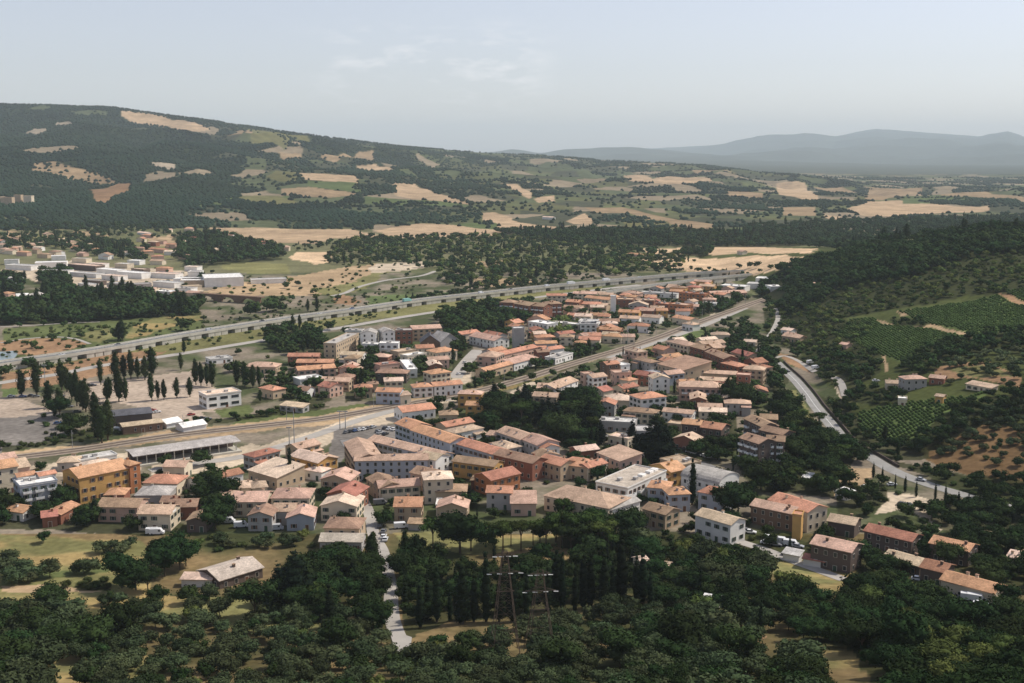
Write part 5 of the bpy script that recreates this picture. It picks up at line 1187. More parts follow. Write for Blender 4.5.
# woods along the river and behind the highway
scatter([(325,262),(335,246),(360,238),(400,238),(470,236),(560,239),(605,243),(650,251),(700,262),(640,273),(600,279),(520,287),(470,291),(445,288),(435,276),(400,262),(345,268)], dict(leafy=5, poplar=1, light=2.5, shrub=1), 11.5, 6, 11, prob=.62)
scatter([(180,234),(215,234),(250,242),(285,251),(284,259),(240,263),(210,266),(190,272),(175,258)], MIX, 13, 10, 15, prob=.8)
scatter([(290,245),(345,240),(400,238),(400,246),(330,248),(300,252)], MIX, 14, 5, 8, prob=.6)
scatter([(-30,306),(0,306),(60,294),(115,290),(143,298),(200,303),(200,315),(133,319),(90,322),(40,324),(-30,328)], dict(leafy=5, poplar=1), 8.5, 9, 14)
scatter([(-30,276),(25,279),(25,294),(-30,295)], MIX, 9, 8, 12); scatter([(38,272),(70,269),(70,290),(45,292)], MIX, 10, 7, 11, prob=.8)
scatter([(5,238),(60,236),(100,240),(150,248),(145,262),(110,259),(60,250),(0,249)], MIX, 14, 8, 13, prob=.7); scatter([(0,224),(180,226),(180,238),(0,238)], MIX, 15, 7, 12, prob=.55)
scatter([(150,268),(250,276),(420,290),(300,306),(180,325),(120,340),(0,352),(0,325),(120,320)], dict(leafy=3, shrub=5, light=1), 15, 4, 8, prob=.45)
scatter([(490,232),(600,230),(760,234),(860,244),(760,247),(650,247),(560,243)], MIX, 13, 8, 13); scatter([(750,226),(900,220),(1024,214),(1040,240),(900,247),(800,245),(740,243)], MIX, 16, 8, 13, prob=.85)
scatter([(600,275),(680,266),(800,262),(800,267),(690,273),(600,281)], MIX, 12, 5, 8, prob=.4); scatter([(700,248),(712,248),(712,258),(700,258)], MIX, 12, 9, 12, prob=.5)
plant([(663,256,12),(676,258,13),(652,256,14),(781,272,12),(739,268,9),(757,268,9),(750,268,8)], 'leafy'); scatter([(682,252),(706,250),(706,256),(682,256)], MIX, 9, 8, 10)
scatter([(340,268),(400,262),(430,285),(360,300),(340,290)], dict(shrub=3, leafy=1), 16, 4, 6, prob=.35)
scatter([(400,300),(480,288),(560,280),(560,284),(480,292),(400,304)], MIX, 9, 4, 7, prob=.8)
# north of the railway
scatter([(438,316),(490,306),(528,304),(530,322),(500,330),(470,334),(472,345),(476,372),(462,368),(455,352),(445,332)], dict(leafy=6, pine=1), 8.5, 8, 13)
scatter([(535,336),(560,322),(580,324),(575,338),(555,344)], dict(light=1), 9, 7, 10); scatter([(560,312),(600,309),(600,325),(570,324)], dict(pine=2, leafy=2), 10, 8, 11, prob=.8)
scatter([(266,335),(300,328),(318,335),(330,350),(300,356),(270,352)], MIX, 9, 7, 11, prob=.85); scatter([(335,354),(350,346),(380,360),(376,372),(340,372)], dict(leafy=4, pine=1), 8, 7, 11, prob=.9)
scatter([(405,362),(432,362),(434,376),(412,380)], MIX, 8, 7, 11); scatter([(300,388),(325,378),(330,400),(300,410)], dict(leafy=3, fir=1), 8, 6, 10, prob=.8); scatter([(346,378),(368,382),(366,400),(345,402)], MIX, 8, 6, 10, prob=.8)
scatter([(455,350),(466,350),(464,368),(450,376)], MIX, 7, 7, 10); scatter([(268,385),(300,382),(300,398),(270,402),(250,405)], MIX, 8, 5, 9, prob=.8)
scatter([(485,378),(520,368),(570,352),(590,350),(590,362),(560,372),(500,388),(485,388)], dict(leafy=3, shrub=2), 8, 4, 8, prob=.8); scatter([(572,346),(594,342),(600,356),(580,366),(570,362)], MIX, 7, 6, 10)
scatter([(600,344),(640,334),(700,312),(745,296),(750,300),(700,320),(650,338),(612,350)], MIX, 9, 4, 8, prob=.75); scatter([(712,298),(748,294),(730,308),(700,318),(690,316)], MIX, 9, 6, 10)
scatter([(600,300),(740,290),(720,310),(640,330),(560,345),(480,350),(480,340),(560,330)], dict(leafy=4, shrub=1, cypress=.4), 17, 5, 8, prob=.6); scatter([(690,330),(750,318),(770,345),(775,395),(755,380),(720,345)], dict(leafy=5, shrub=2), 9, 4, 8, prob=.75)
scatter([(660,338),(690,332),(700,345),(672,345)], dict(shrub=3, leafy=1), 9, 3, 5, prob=.6)
scatter([(0,446),(40,442),(90,430),(240,417),(300,404),(330,406),(300,413),(160,431),(90,440),(0,452)], dict(shrub=4, leafy=2), 5.5, 3, 5, prob=.85)
scatter([(250,398),(320,390),(440,380),(440,392),(360,402),(300,404)], dict(leafy=3, shrub=2, light=1), 10, 4, 8, prob=.6)
scatter([(200,360),(330,340),(480,330),(600,330),(600,350),(470,380),(330,392),(250,400)], dict(leafy=5, shrub=2, cypress=.5), 16, 5, 9, prob=.55)
# poplars round the car park
plant([(22,397,15),(37,396,20),(49,408,15),(62,390,21),(67,392,18),(72,400,17),(77,406,19),(83,410,18),(86,412,18),(95,420,14),(60,412,13),(55,418,11),(107,402,15),(110,398,15),(119,402,18),(126,401,14),(101,385,17),(116,381,17),(124,379,17),(131,379,17),(138,379,17),(145,380,17),(152,377,18),(102,443,22),(98,440,20),(108,440,22),
       (152,401,15),(158,400,11),(164,400,12),(177,398,13),(190,397,13),(181,370,11),(201,386,18),(207,386,17),(196,385,17),(212,387,17),(237,385,15),(245,386,15),(253,388,15),(259,387,14),(184,353,11),(123,341,17),(119,341,15)], 'poplar')
plant([(253,318,16),(271,312,16),(275,311,15),(283,312,9),(70,428,11),(76,434,11),(80,432,10),(66,436,9),(60,418,12),(118,340,12),(186,331,11)], 'leafy'); plant([(308,312,12),(317,311,13),(240,322,6)], 'poplar')
scatter([(0,375),(40,370),(100,358),(100,372),(40,385),(0,392)], dict(shrub=3, leafy=1), 12, 4, 6, prob=.4); plant([(5,378,9),(28,368,9),(48,372,8),(330,330,9),(347,336,10)], 'leafy')
scatter([(30,414),(90,424),(110,436),(90,442),(20,448)], dict(leafy=2, shrub=3), 9, 3, 6, prob=.5)
# central park and gardens
scatter([(482,394),(505,392),(528,402),(560,406),(592,400),(602,418),(600,438),(580,452),(562,450),(548,438),(530,428),(508,426),(487,430),(480,416)], dict(leafy=5, fir=3, pine=1), 7.5, 9, 15)
plant([(542,425,16),(556,428,17),(569,432,18),(580,430,18),(588,432,17),(527,418,14),(595,428,15),(655,462,24),(650,464,22),(660,464,20),(632,444,14),(601,444,13),(575,440,15)], 'fir')
scatter([(560,436),(600,430),(605,450),(590,462),(570,452)], DK, 8, 7, 11); scatter([(660,420),(700,405),(735,410),(735,450),(710,462),(665,455)], dict(leafy=4, fir=1), 8, 6, 10, prob=.85)
scatter([(725,400),(748,398),(750,414),(730,418)], MIX, 7, 9, 14); plant([(732,404,16),(740,408,14),(748,408,10)], 'leafy')
scatter([(778,430),(775,398),(800,415),(830,438),(858,456),(850,468),(838,478),(834,498),(800,494),(765,492),(745,480),(735,462),(770,462)], dict(leafy=6, pine=1, fir=.5, light=.4), 7.5, 7, 12)
scatter([(745,335),(775,350),(790,378),(775,396),(765,372)], MIX, 8, 6, 10, prob=.9); scatter([(690,500),(722,505),(730,520),(705,515)], MIX, 7, 6, 9, prob=.7)
scatter([(600,455),(640,470),(640,490),(600,495),(590,480)], MIX, 8, 6, 10, prob=.7); scatter([(452,470),(500,475),(510,500),(470,500),(450,490)], MIX, 8, 5, 9, prob=.75); scatter([(545,466),(620,470),(635,492),(600,484),(555,480)], MIX, 8, 6, 9, prob=.8)
plant([(732,516,13),(738,515,12),(727,514,11)], 'leafy'); plant([(692,505,21),(290,480,15),(294,484,9),(601,510,12)], 'cypress'); plant([(202,466,10),(165,468,8),(62,500,8)], 'leafy')
# lower village gardens
scatter([(-20,498),(20,502),(45,505),(75,500),(80,480),(95,480),(100,505),(150,520),(196,524),(205,532),(150,537),(60,530),(-20,524)], dict(leafy=6, fir=1), 7, 6, 10)
scatter([(192,498),(222,496),(236,512),(238,530),(200,533)], MIX, 6.5, 8, 12); scatter([(236,520),(330,528),(330,536),(240,538)], MIX, 7, 3, 6, prob=.6)
scatter([(150,455),(340,470),(500,500),(500,520),(300,500),(150,500)], dict(leafy=3, shrub=3, cypress=.3), 12, 3, 6, prob=.5); scatter([(362,512),(372,512),(376,545),(362,545)], dict(leafy=2, shrub=2), 6, 3, 6, prob=.8)
scatter([(376,480),(400,510),(392,530),(384,520)], MIX, 7, 4, 7, prob=.5); scatter([(440,480),(470,485),(480,505),(450,520),(435,505)], MIX, 7, 4, 8, prob=.7)
scatter([(190,536),(330,536),(340,560),(280,548),(230,552),(195,556)], dict(olive=5, shrub=2, light=1), 6.5, 3.5, 5.5, prob=.9)
# the dry meadow
plant([(101,553,4.5),(113,551,5),(122,552,5),(130,547,4),(121,556,4),(84,574,5.5),(92,573,5.5),(78,573,5),(4,577,6.5),(12,585,6.5),(22,580,6),(30,583,5),(38,579,6),(50,577,5.5),(8,570,6)], 'olive')
plant([(44,543,5.5),(170,566,11),(158,560,10),(180,570,9),(122,588,11),(136,590,11),(148,592,10),(128,592,9),(165,576,10),(186,566,9)], 'leafy'); scatter([(78,583),(108,580),(112,590),(80,590)], dict(shrub=1), 3.5, 2.5, 3.5); plant([(68,588,3)], 'shrub')
scatter([(98,602),(140,598),(200,600),(210,608),(160,612),(110,610)], dict(olive=2, leafy=2), 6, 4, 7, prob=.8); scatter([(190,584),(260,588),(300,600),(300,614),(200,606)], dict(olive=3, shrub=1), 7, 4, 5.5, prob=.7)
scatter([(-30,626),(20,620),(50,612),(85,615),(85,640),(60,664),(20,690),(-30,700)], dict(leafy=5, olive=3), 6.5, 6, 9.5)
scatter([(85,622),(130,612),(200,612),(320,614),(390,630),(420,655),(430,690),(60,690),(80,650)], dict(olive=7, leafy=1.3, light=.3), 6.6, 3.8, 5.8, prob=.84)
scatter([(420,650),(500,630),(560,622),(640,600),(700,612),(760,640),(760,690),(420,690)], dict(olive=7, leafy=.8, shrub=.8), 6.3, 3.8, 5.8, prob=.9)
scatter([(620,640),(700,620),(730,650),(740,690),(600,690)], dict(leafy=4, olive=2), 7, 5, 8, prob=.8)
# dark grove right of the lane, cypresses, pines
plant([(437,622,19),(462,624,22),(486,622,22),(512,622,19),(527,620,17),(556,610,25),(562,612,20),(575,612,17),(590,608,21),(604,608,23),(621,604,22),(548,614,19),(636,600,17),(474,622,15),(499,622,14),(450,622,13),(612,606,17),(583,609,18)], 'cypress')
plant([(433,549,11),(503,552,12),(511,546,10),(521,551,13),(533,545,11),(546,550,12.5),(562,548,14),(571,541,11),(588,546,13),(603,550,12),(615,543,11)], 'pine'); plant([(460,553,14),(471,551,13),(446,544,8),(487,549,8),(493,544,7),(540,543,9),(556,542,10),(579,540,9),(598,540,9)], 'leafy')
scatter([(400,600),(420,560),(470,570),(560,560),(640,555),(650,590),(560,612),(450,622),(405,640)], dict(leafy=5, fir=.6, cypress=.8), 7, 5, 8.5)
scatter([(398,560),(420,548),(430,560),(415,600),(400,600)], MIX, 6, 6, 9); scatter([(560,505),(620,520),(660,540),(650,560),(600,555),(560,548)], dict(pine=2, leafy=4), 8, 8, 12)
plant([(297,608,24)], 'fir'); plant([(305,606,14),(288,604,15),(278,600,13)], 'fir'); scatter([(278,585),(330,560),(352,570),(350,620),(300,622),(275,612)], dict(leafy=6, fir=1), 6.5, 7, 11); plant([(318,612,10),(326,608,9)], 'light')
scatter([(336,545),(350,548),(352,565),(330,562)], MIX, 6, 5, 8); scatter([(358,560),(383,560),(388,590),(392,642),(356,642),(356,600)], MIX, 6, 6, 9.5); scatter([(404,650),(440,640),(445,660),(404,668)], dict(light=1, olive=2), 6, 4, 6)
# wooded band on the right
scatter([(640,548),(700,556),(745,560),(780,580),(800,592),(820,612),(860,625),(860,650),(790,640),(720,628),(650,606),(630,580)], dict(leafy=6, olive=1, light=.5), 6.6, 5, 9)
scatter([(650,530),(700,535),(760,552),(770,565),(700,562),(650,556)], dict(leafy=3, light=2, shrub=2), 7, 4, 7, prob=.85)
scatter([(860,585),(900,590),(950,605),(1050,612),(1050,690),(900,690),(860,655),(820,640)], dict(leafy=6, fir=.4, light=.4), 6.6, 5, 9); scatter([(800,618),(860,630),(880,640),(900,652),(860,650),(800,640)], dict(leafy=4), 7, 6, 9)
scatter([(870,562),(905,575),(930,588),(925,600),(870,590),(850,575)], MIX, 7, 6, 9); scatter([(760,672),(800,660),(870,690),(740,690)], dict(leafy=3, olive=2), 7, 5, 8, prob=.8)
scatter([(835,482),(885,486),(890,500),(860,520),(840,515)], dict(leafy=3, shrub=2), 8, 5, 9, prob=.75); scatter([(870,505),(900,515),(940,525),(935,540),(890,530)], MIX, 8, 5, 8, prob=.6)
scatter([(900,545),(1040,540),(1040,610),(980,590),(930,570),(880,548)], dict(leafy=6, fir=1), 7.5, 6, 9, prob=.85); scatter([(860,540),(880,550),(870,572),(840,560),(800,548),(810,535)], MIX, 7, 5, 8, prob=.75)
scatter([(945,500),(1040,525),(1040,548),(960,540),(930,520)], dict(leafy=5), 6.8, 5, 9)
plant([(895,489,8),(905,492,8.5),(916,497,8),(935,500,8),(945,506,9.5),(958,510,8),(968,512,8),(979,514,8.5),(990,517,8),(1001,520,8),(1013,523,8),(882,483,8),(873,478,7.5)], 'cypress'); plant([(785,488,9),(846,504,8)], 'leafy')
plant([(850,457,10),(858,461,9),(845,453,9),(862,464,8)], 'leafy'); plant([(120,640,13),(90,655,12),(255,618,11),(680,655,12),(735,668,11),(620,668,10),(340,655,10),(40,640,12),(905,660,12),(965,640,12),(560,676,9),(460,672,9)], 'leafy'); plant([(700,600,13),(330,628,14),(420,628,17),(428,618,15),(760,640,12),(870,650,13),(642,604,18),(650,612,16)], 'cypress')
# hill on the right
scatter([(815,277),(830,258),(892,251),(960,238),(1013,232),(1060,232),(1060,250),(960,260),(908,281),(860,285),(823,292)], dict(leafy=1), 8.5, 8, 12)
scatter([(770,290),(790,272),(815,276),(822,292),(870,284),(960,258),(1040,246),(1040,290),(960,296),(928,305),(880,312),(840,318),(790,318),(775,312)], dict(leafy=2, light=2, shrub=4), 6.6, 3, 6, prob=.8)
scatter([(765,310),(800,300),(840,318),(870,325),(862,345),(830,355),(790,350),(768,340)], dict(leafy=2, light=2, shrub=4), 6.4, 3.5, 6.5, prob=.85); scatter([(890,318),(925,320),(922,328),(892,326)], dict(shrub=3, leafy=2), 6, 3, 5)
scatter([(865,345),(878,350),(880,372),(860,385),(840,372),(845,350)], dict(leafy=4, shrub=2), 6.5, 4, 7, prob=.95); scatter([(905,360),(930,345),(980,335),(1040,315),(1040,350),(980,352),(930,372),(900,385)], dict(leafy=5), 7.5, 5, 8)
scatter([(960,355),(1040,345),(1040,375),(980,378),(950,368)], dict(olive=4, leafy=1), 8, 4, 5.5, prob=.9); scatter([(790,355),(840,352),(865,385),(910,400),(890,408),(850,400),(830,385),(800,362)], dict(leafy=4, shrub=2), 6.5, 4, 7, prob=.9)
scatter([(815,395),(845,400),(860,420),(868,440),(850,440),(830,420)], dict(leafy=4, shrub=2), 6.5, 4, 7, prob=.9); scatter([(860,430),(900,440),(920,445),(930,460),(890,460),(862,448)], MIX, 8, 5, 8, prob=.85)
scatter([(925,430),(960,405),(1000,395),(1040,385),(1040,405),(980,425),(940,450),(915,455)], dict(leafy=6), 7.5, 5, 8, prob=.95); scatter([(880,458),(930,468),(1040,495),(1040,515),(980,497),(920,475)], dict(leafy=4, shrub=2), 6.2, 4, 7, prob=.95)
scatter([(950,420),(1000,408),(1040,402),(1040,440),(960,460),(930,455)], dict(olive=5, shrub=1), 6.5, 3.5, 5, prob=.92); scatter([(980,455),(1040,440),(1040,480),(990,478)], dict(olive=3, shrub=2), 8, 3, 4.5, prob=.7); scatter([(930,380),(1000,378),(1040,380),(1040,392),(960,395)], dict(olive=2, leafy=1), 12, 4, 5, prob=.6)
# everywhere in the town: garden trees
scatter([(420,395),(600,350),(760,330),(780,400),(740,480),(860,560),(700,545),(600,500),(450,470),(400,440)], dict(leafy=6, shrub=2, cypress=1, fir=.4), 7, 4, 8, prob=.65)
scatter([(0,470),(150,468),(330,470),(380,470),(560,500),(600,520),(560,530),(380,525),(160,520),(0,500)], dict(leafy=4, shrub=4, cypress=.4), 8, 3, 6.5, prob=.55)
scatter([(560,296),(700,284),(745,290),(735,305),(600,345),(480,372),(330,392),(260,380),(330,345),(450,350)], dict(leafy=6, shrub=2, cypress=.8), 8, 4, 7.5, prob=.6)
scatter([(760,285),(785,268),(830,258),(830,300),(780,315),(760,305)], dict(leafy=1), 7.5, 7, 11)
scatter([(855,470),(960,520),(1030,545),(1030,600),(900,560),(840,520),(830,490)], dict(leafy=4, shrub=3), 9, 3, 6, prob=.5, under=False)
scatter([(0,330),(180,322),(300,304),(420,292),(420,300),(300,318),(180,336),(0,362)], dict(shrub=5, leafy=1), 9, 2, 4.5, prob=.45)
scatter([(0,368),(180,340),(400,306),(400,314),(180,352),(0,382)], dict(shrub=5, leafy=1), 8, 2, 5, prob=.4)
scatter([(795,274),(835,257),(880,245),(905,241),(905,253),(845,264)], dict(leafy=1), 9, 7, 11)
# vines and far woods are masses
def tree_mass(name, items, label, low=True):
    src = LOW if low else UNIT; Vs = []; Fs = []; Cs = []; n = 0; rr = random.Random(5)
    for (x, y, hh, kd, z) in items:
        v, f = src[kd][rr.randrange(4)]; a = rr.uniform(0, 6.28); s = hh*rr.uniform(.9, 1.1); w = s*rr.uniform(.95, 1.25)*(1.12 if kd in ('leafy', 'olive', 'shrub', 'light') else 1); ca, sa = math.cos(a), math.sin(a)
        V = np.stack([(v[:, 0]*ca-v[:, 1]*sa)*w+x, (v[:, 0]*sa+v[:, 1]*ca)*w+y, v[:, 2]*s+z-.1-(.10*s if kd in ('leafy', 'olive', 'shrub', 'light') else 0)], 1)
        Vs.append(V); Fs.append(f+n); n += len(V); c = np.array(FOL[kd])*(1.3 if low else 1)*rr.uniform(.7, 1.35)*np.array([rr.uniform(.85, 1.2), 1, 1]); Cs.append(np.broadcast_to(c, V.shape))
    o = add(name, np_mesh(name, np.concatenate(Vs), np.concatenate(Fs), M_STUFF, np.concatenate(Cs)), kind='stuff', label=label); return o
def far_forest():
    X = []; Y = []; S = []
    for (y0, y1, sp, h0) in ((1750, 2600, 8.5, 7.5), (2600, 3600, 9.5, 8), (3600, 4800, 11.5, 8.5), (4800, 6600, 15, 9.5)):
        xs, ys = np.meshgrid(np.arange(-.61*y1, .61*y1, sp), np.arange(y0, y1, sp*1.15)); x = xs.ravel()+RNG.uniform(-.5, .5, xs.size)*sp; y = ys.ravel()+RNG.uniform(-.5, .5, xs.size)*sp
        k = np.abs(x) < .60*y; x = x[k]; y = y[k]; X.append(x); Y.append(y); S.append(np.full(len(x), h0))
    x = np.concatenate(X); y = np.concatenate(Y); s = np.concatenate(S); u = 512+F*x/y
    d0 = np.interp(u, [0, 250, 500, 700, 1024], [1900, 2050, 2080, 2150, 2150]); keep = y > d0
    meadow = np.clip((fbm(x/260, y/260, 61)-.47)*9, 0, 1)*np.interp(u, [330, 520], [0, 1]); keep &= RNG.random(len(x)) > meadow*.93
    mz = mosaic(x, y); keep &= ~((mz > 0) & (RNG.random(len(x)) > np.where(mz == 3, .35, np.where(mz == 1, .10, .03))))
    gaps = fbm(x/90, y/90, 63); keep &= ~((gaps > .66) & (RNG.random(len(x)) < .7))
    x = x[keep]; y = y[keep]; s = s[keep]; k = np.zeros(len(x), bool)
    for (rg, c, poly), P in zip(FIELDS, FPOLY):
        if P[:, 1].max() > 1700:
            kk = inpoly(x, y, P)
            if rg is V1 and c == TAN: kk &= RNG.random(len(x)) > .22
            if c in (OLIVE, GREEN, DRYG): kk &= ~((fbm(x/120, y/120, 66) > .53) & (RNG.random(len(x)) < .7))
            k |= kk
    x = x[~k]; y = y[~k]; s = s[~k]; k = ~blocked(x, y, 6); x, y, s = x[k], y[k], s[k]
    # cull what lies behind a ridge
    z = T(x, y); vis = np.ones(len(x), bool); zt = z+16
    for t in np.linspace(.35, .985, 40): vis &= CAMZ+(zt-CAMZ)*t > T(x*t, y*t)-2
    x, y, s, z = x[vis], y[vis], s[vis], z[vis]; n = len(x)
    r = np.random.default_rng(3); h = s*r.uniform(.7, 1.08, n)*(1+.3*(fbm(x/200, y/200, 91)-.5)); w = h*r.uniform(.55, .85, n)
    ang = np.arange(5)*2*math.pi/5
    T1 = np.concatenate([np.stack([.75*np.cos(ang), .75*np.sin(ang), np.full(5, .0)], 1), np.stack([1*np.cos(ang+.6), 1*np.sin(ang+.6), np.full(5, .45)], 1), [[0, 0, 1.0]]])
    f = [(i, (i+1) % 5, 5+i) for i in range(5)]+[((i+1) % 5, 5+(i+1) % 5, 5+i) for i in range(5)]+[(5+i, 5+(i+1) % 5, 10) for i in range(5)]; f = np.array(f)
    V = T1[None]*np.stack([w, w, h], 1)[:, None]*r.uniform(.84, 1.16, (n, 11, 1))+np.stack([x, y, z-1], 1)[:, None]
    Fa = f[None]+(np.arange(n)*11)[:, None, None]
    tone = (.35+1.3*fbm(x/260, y/260, 95))*r.uniform(.9, 1.12, n); g = fbm(x/400, y/400, 97)[:, None]
    c = (np.array([.015, .033, .022])*(1-g)+np.array([.032, .048, .026])*g)*tone[:, None]
    add('forest', np_mesh('forest', V.reshape(-1, 3), Fa.reshape(-1, 3), M_STUFF, np.repeat(c, 11, axis=0)), kind='stuff', label='woods and tree lines covering the far hills')
    print('far trees', n)
def vines():
    Vs = []; Fs = []; Cs = []; n = 0; r = np.random.default_rng(8)
    for (rg, c, poly), P in zip(FIELDS, FPOLY):
        if c != VINE: continue
        x0, y0 = P.min(0); x1, y1 = P.max(0); a = .5; ca, sa = math.cos(a), math.sin(a); cx, cy = P.mean(0); R = max(x1-x0, y1-y0)*.75
        for q in np.arange(-R, R, 3.6):
            t = np.arange(-R, R, 2.2); x = cx+t*ca-q*sa; y = cy+t*sa+q*ca; k = inpoly(x, y, P) & (r.random(len(x)) > .04); x = x[k]; y = y[k]
            if not len(x): continue
            z = T(x, y); h = r.uniform(1.2, 1.9, len(x)); v = ICV*.6
            V = v[None]*np.stack([np.full(len(x), 2.0), np.full(len(x), 1.3), h], 1)[:, None]*r.uniform(.7, 1.3, (len(x), 12, 1))+np.stack([x, y, z+.7], 1)[:, None]
            Vs.append(V.reshape(-1, 3)); Fs.append((ICF[None]+(np.arange(len(x))*12)[:, None, None]).reshape(-1, 3)+n); n += 12*len(x); Cs.append(np.repeat(np.array([[.06, .095, .028]])*r.uniform(.75, 1.25, (len(x), 1)), 12, axis=0))
    add('vines', np_mesh('vines', np.concatenate(Vs), np.concatenate(Fs), M_STUFF, np.concatenate(Cs)), kind='stuff', label='rows of green vines on the right hillside')
# ---- split: the largest of each kind stand alone, the rest is a mass
def build_trees():
    arr = []
    X = np.array([t[0] for t in TREES]); Y = np.array([t[1] for t in TREES]); Z = T(X, Y); bl = blocked(X, Y, .3)
    from mathutils.bvhtree import BVHTree
    bv = []; bf = []
    for (cx, cy, a, L, d), hh in zip(FOOT, FOOTH):
        ca, sa = math.cos(a), math.sin(a); n = len(bv); z0 = float(T(cx, cy))
        for z in (z0, z0+hh):
            for sx, sy in ((-1,-1),(1,-1),(1,1),(-1,1)): bv.append((cx+ca*sx*L/2-sa*sy*d/2, cy+sa*sx*L/2+ca*sy*d/2, z))
        for q in ((4,5,6,7),(0,1,5,4),(1,2,6,5),(2,3,7,6),(3,0,4,7)): bf.append([n+k for k in q])
    bvh = BVHTree.FromPolygons(bv, bf); ts = np.linspace(.15, .99, 50); hs = np.array([t[2] for t in TREES]); hid = np.zeros(len(X), bool)
    for t in ts: hid |= CAMZ+(Z+hs-CAMZ)*t < T(X*t, Y*t)
    thin = random.Random(4)
    for i, (x, y, hh, kd, fixed) in enumerate(TREES):
        if bl[i] and not fixed or hid[i]: continue
        u, v = proj(x, y, Z[i]); ut, vt = proj(x, y, Z[i]+hh)
        if u < -170 or u > 1190 or vt > 745: continue
        seen = False
        if not fixed and hides_way(u, v, vt) and thin.random() < .9: continue
        if not fixed and y < 1250:
            P = Vector((x, y, Z[i]+hh*.62)); d = (P-Vector((0, 0, CAMZ))).normalized(); h_ = bvh.ray_cast(P, d, 55)
            if h_[0] is not None and thin.random() < (.8 if y < 430 else .58): continue
        if 0 <= u <= 1023 and vt < 683:
            for fz in (.97, .6):
                P = Vector((x, y, Z[i]+hh*fz)); d = Vector((0, 0, CAMZ))-P; L = d.length; d.normalize()
                if bvh.ray_cast(P, d, L-5)[0] is None: seen = True; break
        arr.append(((v-vt), i, u, v, kd, seen or fixed))
    arr.sort(reverse=True); cnt = {}; stay = []; rest = []
    cap = dict(tree=290, shrub=120)
    for (s, i, u, v, kd, seen) in arr:
        x, y, hh, _, fixed = TREES[i]; cat = NOUN[kd][1]
        if seen and cnt.get(cat, 0) < cap.get(cat, 290) and s > 5: cnt[cat] = cnt.get(cat, 0)+1; stay.append((s, i, u, v, kd))
        elif seen or y < 1000: rest.append((x, y, hh, kd, Z[i]))
        else: rest.append((x, y, hh, kd, Z[i]))
    print('trees', cnt, len(rest))
    rr = random.Random(9)
    for (s, i, u, v, kd) in stay:
        x, y, hh, _, fixed = TREES[i]; nn, cat, nm = NOUN[kd]; j = rr.randrange(6); a = rr.uniform(0, 6.28); w = hh*rr.uniform(.95, 1.25)*(1.12 if kd in ('leafy', 'olive', 'shrub', 'light') else rr.uniform(.8, 1.25))
        if s < 9:
            r = add(nm, CROWN[kd][j], None, (x, y, Z[i]-.1-(.12*hh if kd in ('leafy', 'olive', 'shrub', 'light') else 0)), a, cat=cat, scale=(w, w, hh))
        else:
            r = add(nm, None, None, (x, y, Z[i]-.1), a, cat=cat); add('crown', CROWN[kd][j], r, scale=(w, w, hh)); add('trunk', TRUNK[kd], r, scale=(w, w, hh))
        r['group'] = {'tree': 'leafy trees of the valley', 'shrub': 'round shrubs in the gardens'}.get(cat, cat.replace('cypress', 'cypresse')+'s of the valley'); AUTO.append((r, nn, cat, u, v))
    near = [t for t in rest if t[1] < 620]; far = [t for t in rest if t[1] >= 620]
    if near: tree_mass('woodland', near, 'dense trees and bushes between the houses and on the near slope', low=False)
    if far: tree_mass('woodland', far, 'woods, hedges and scattered trees of the valley floor')
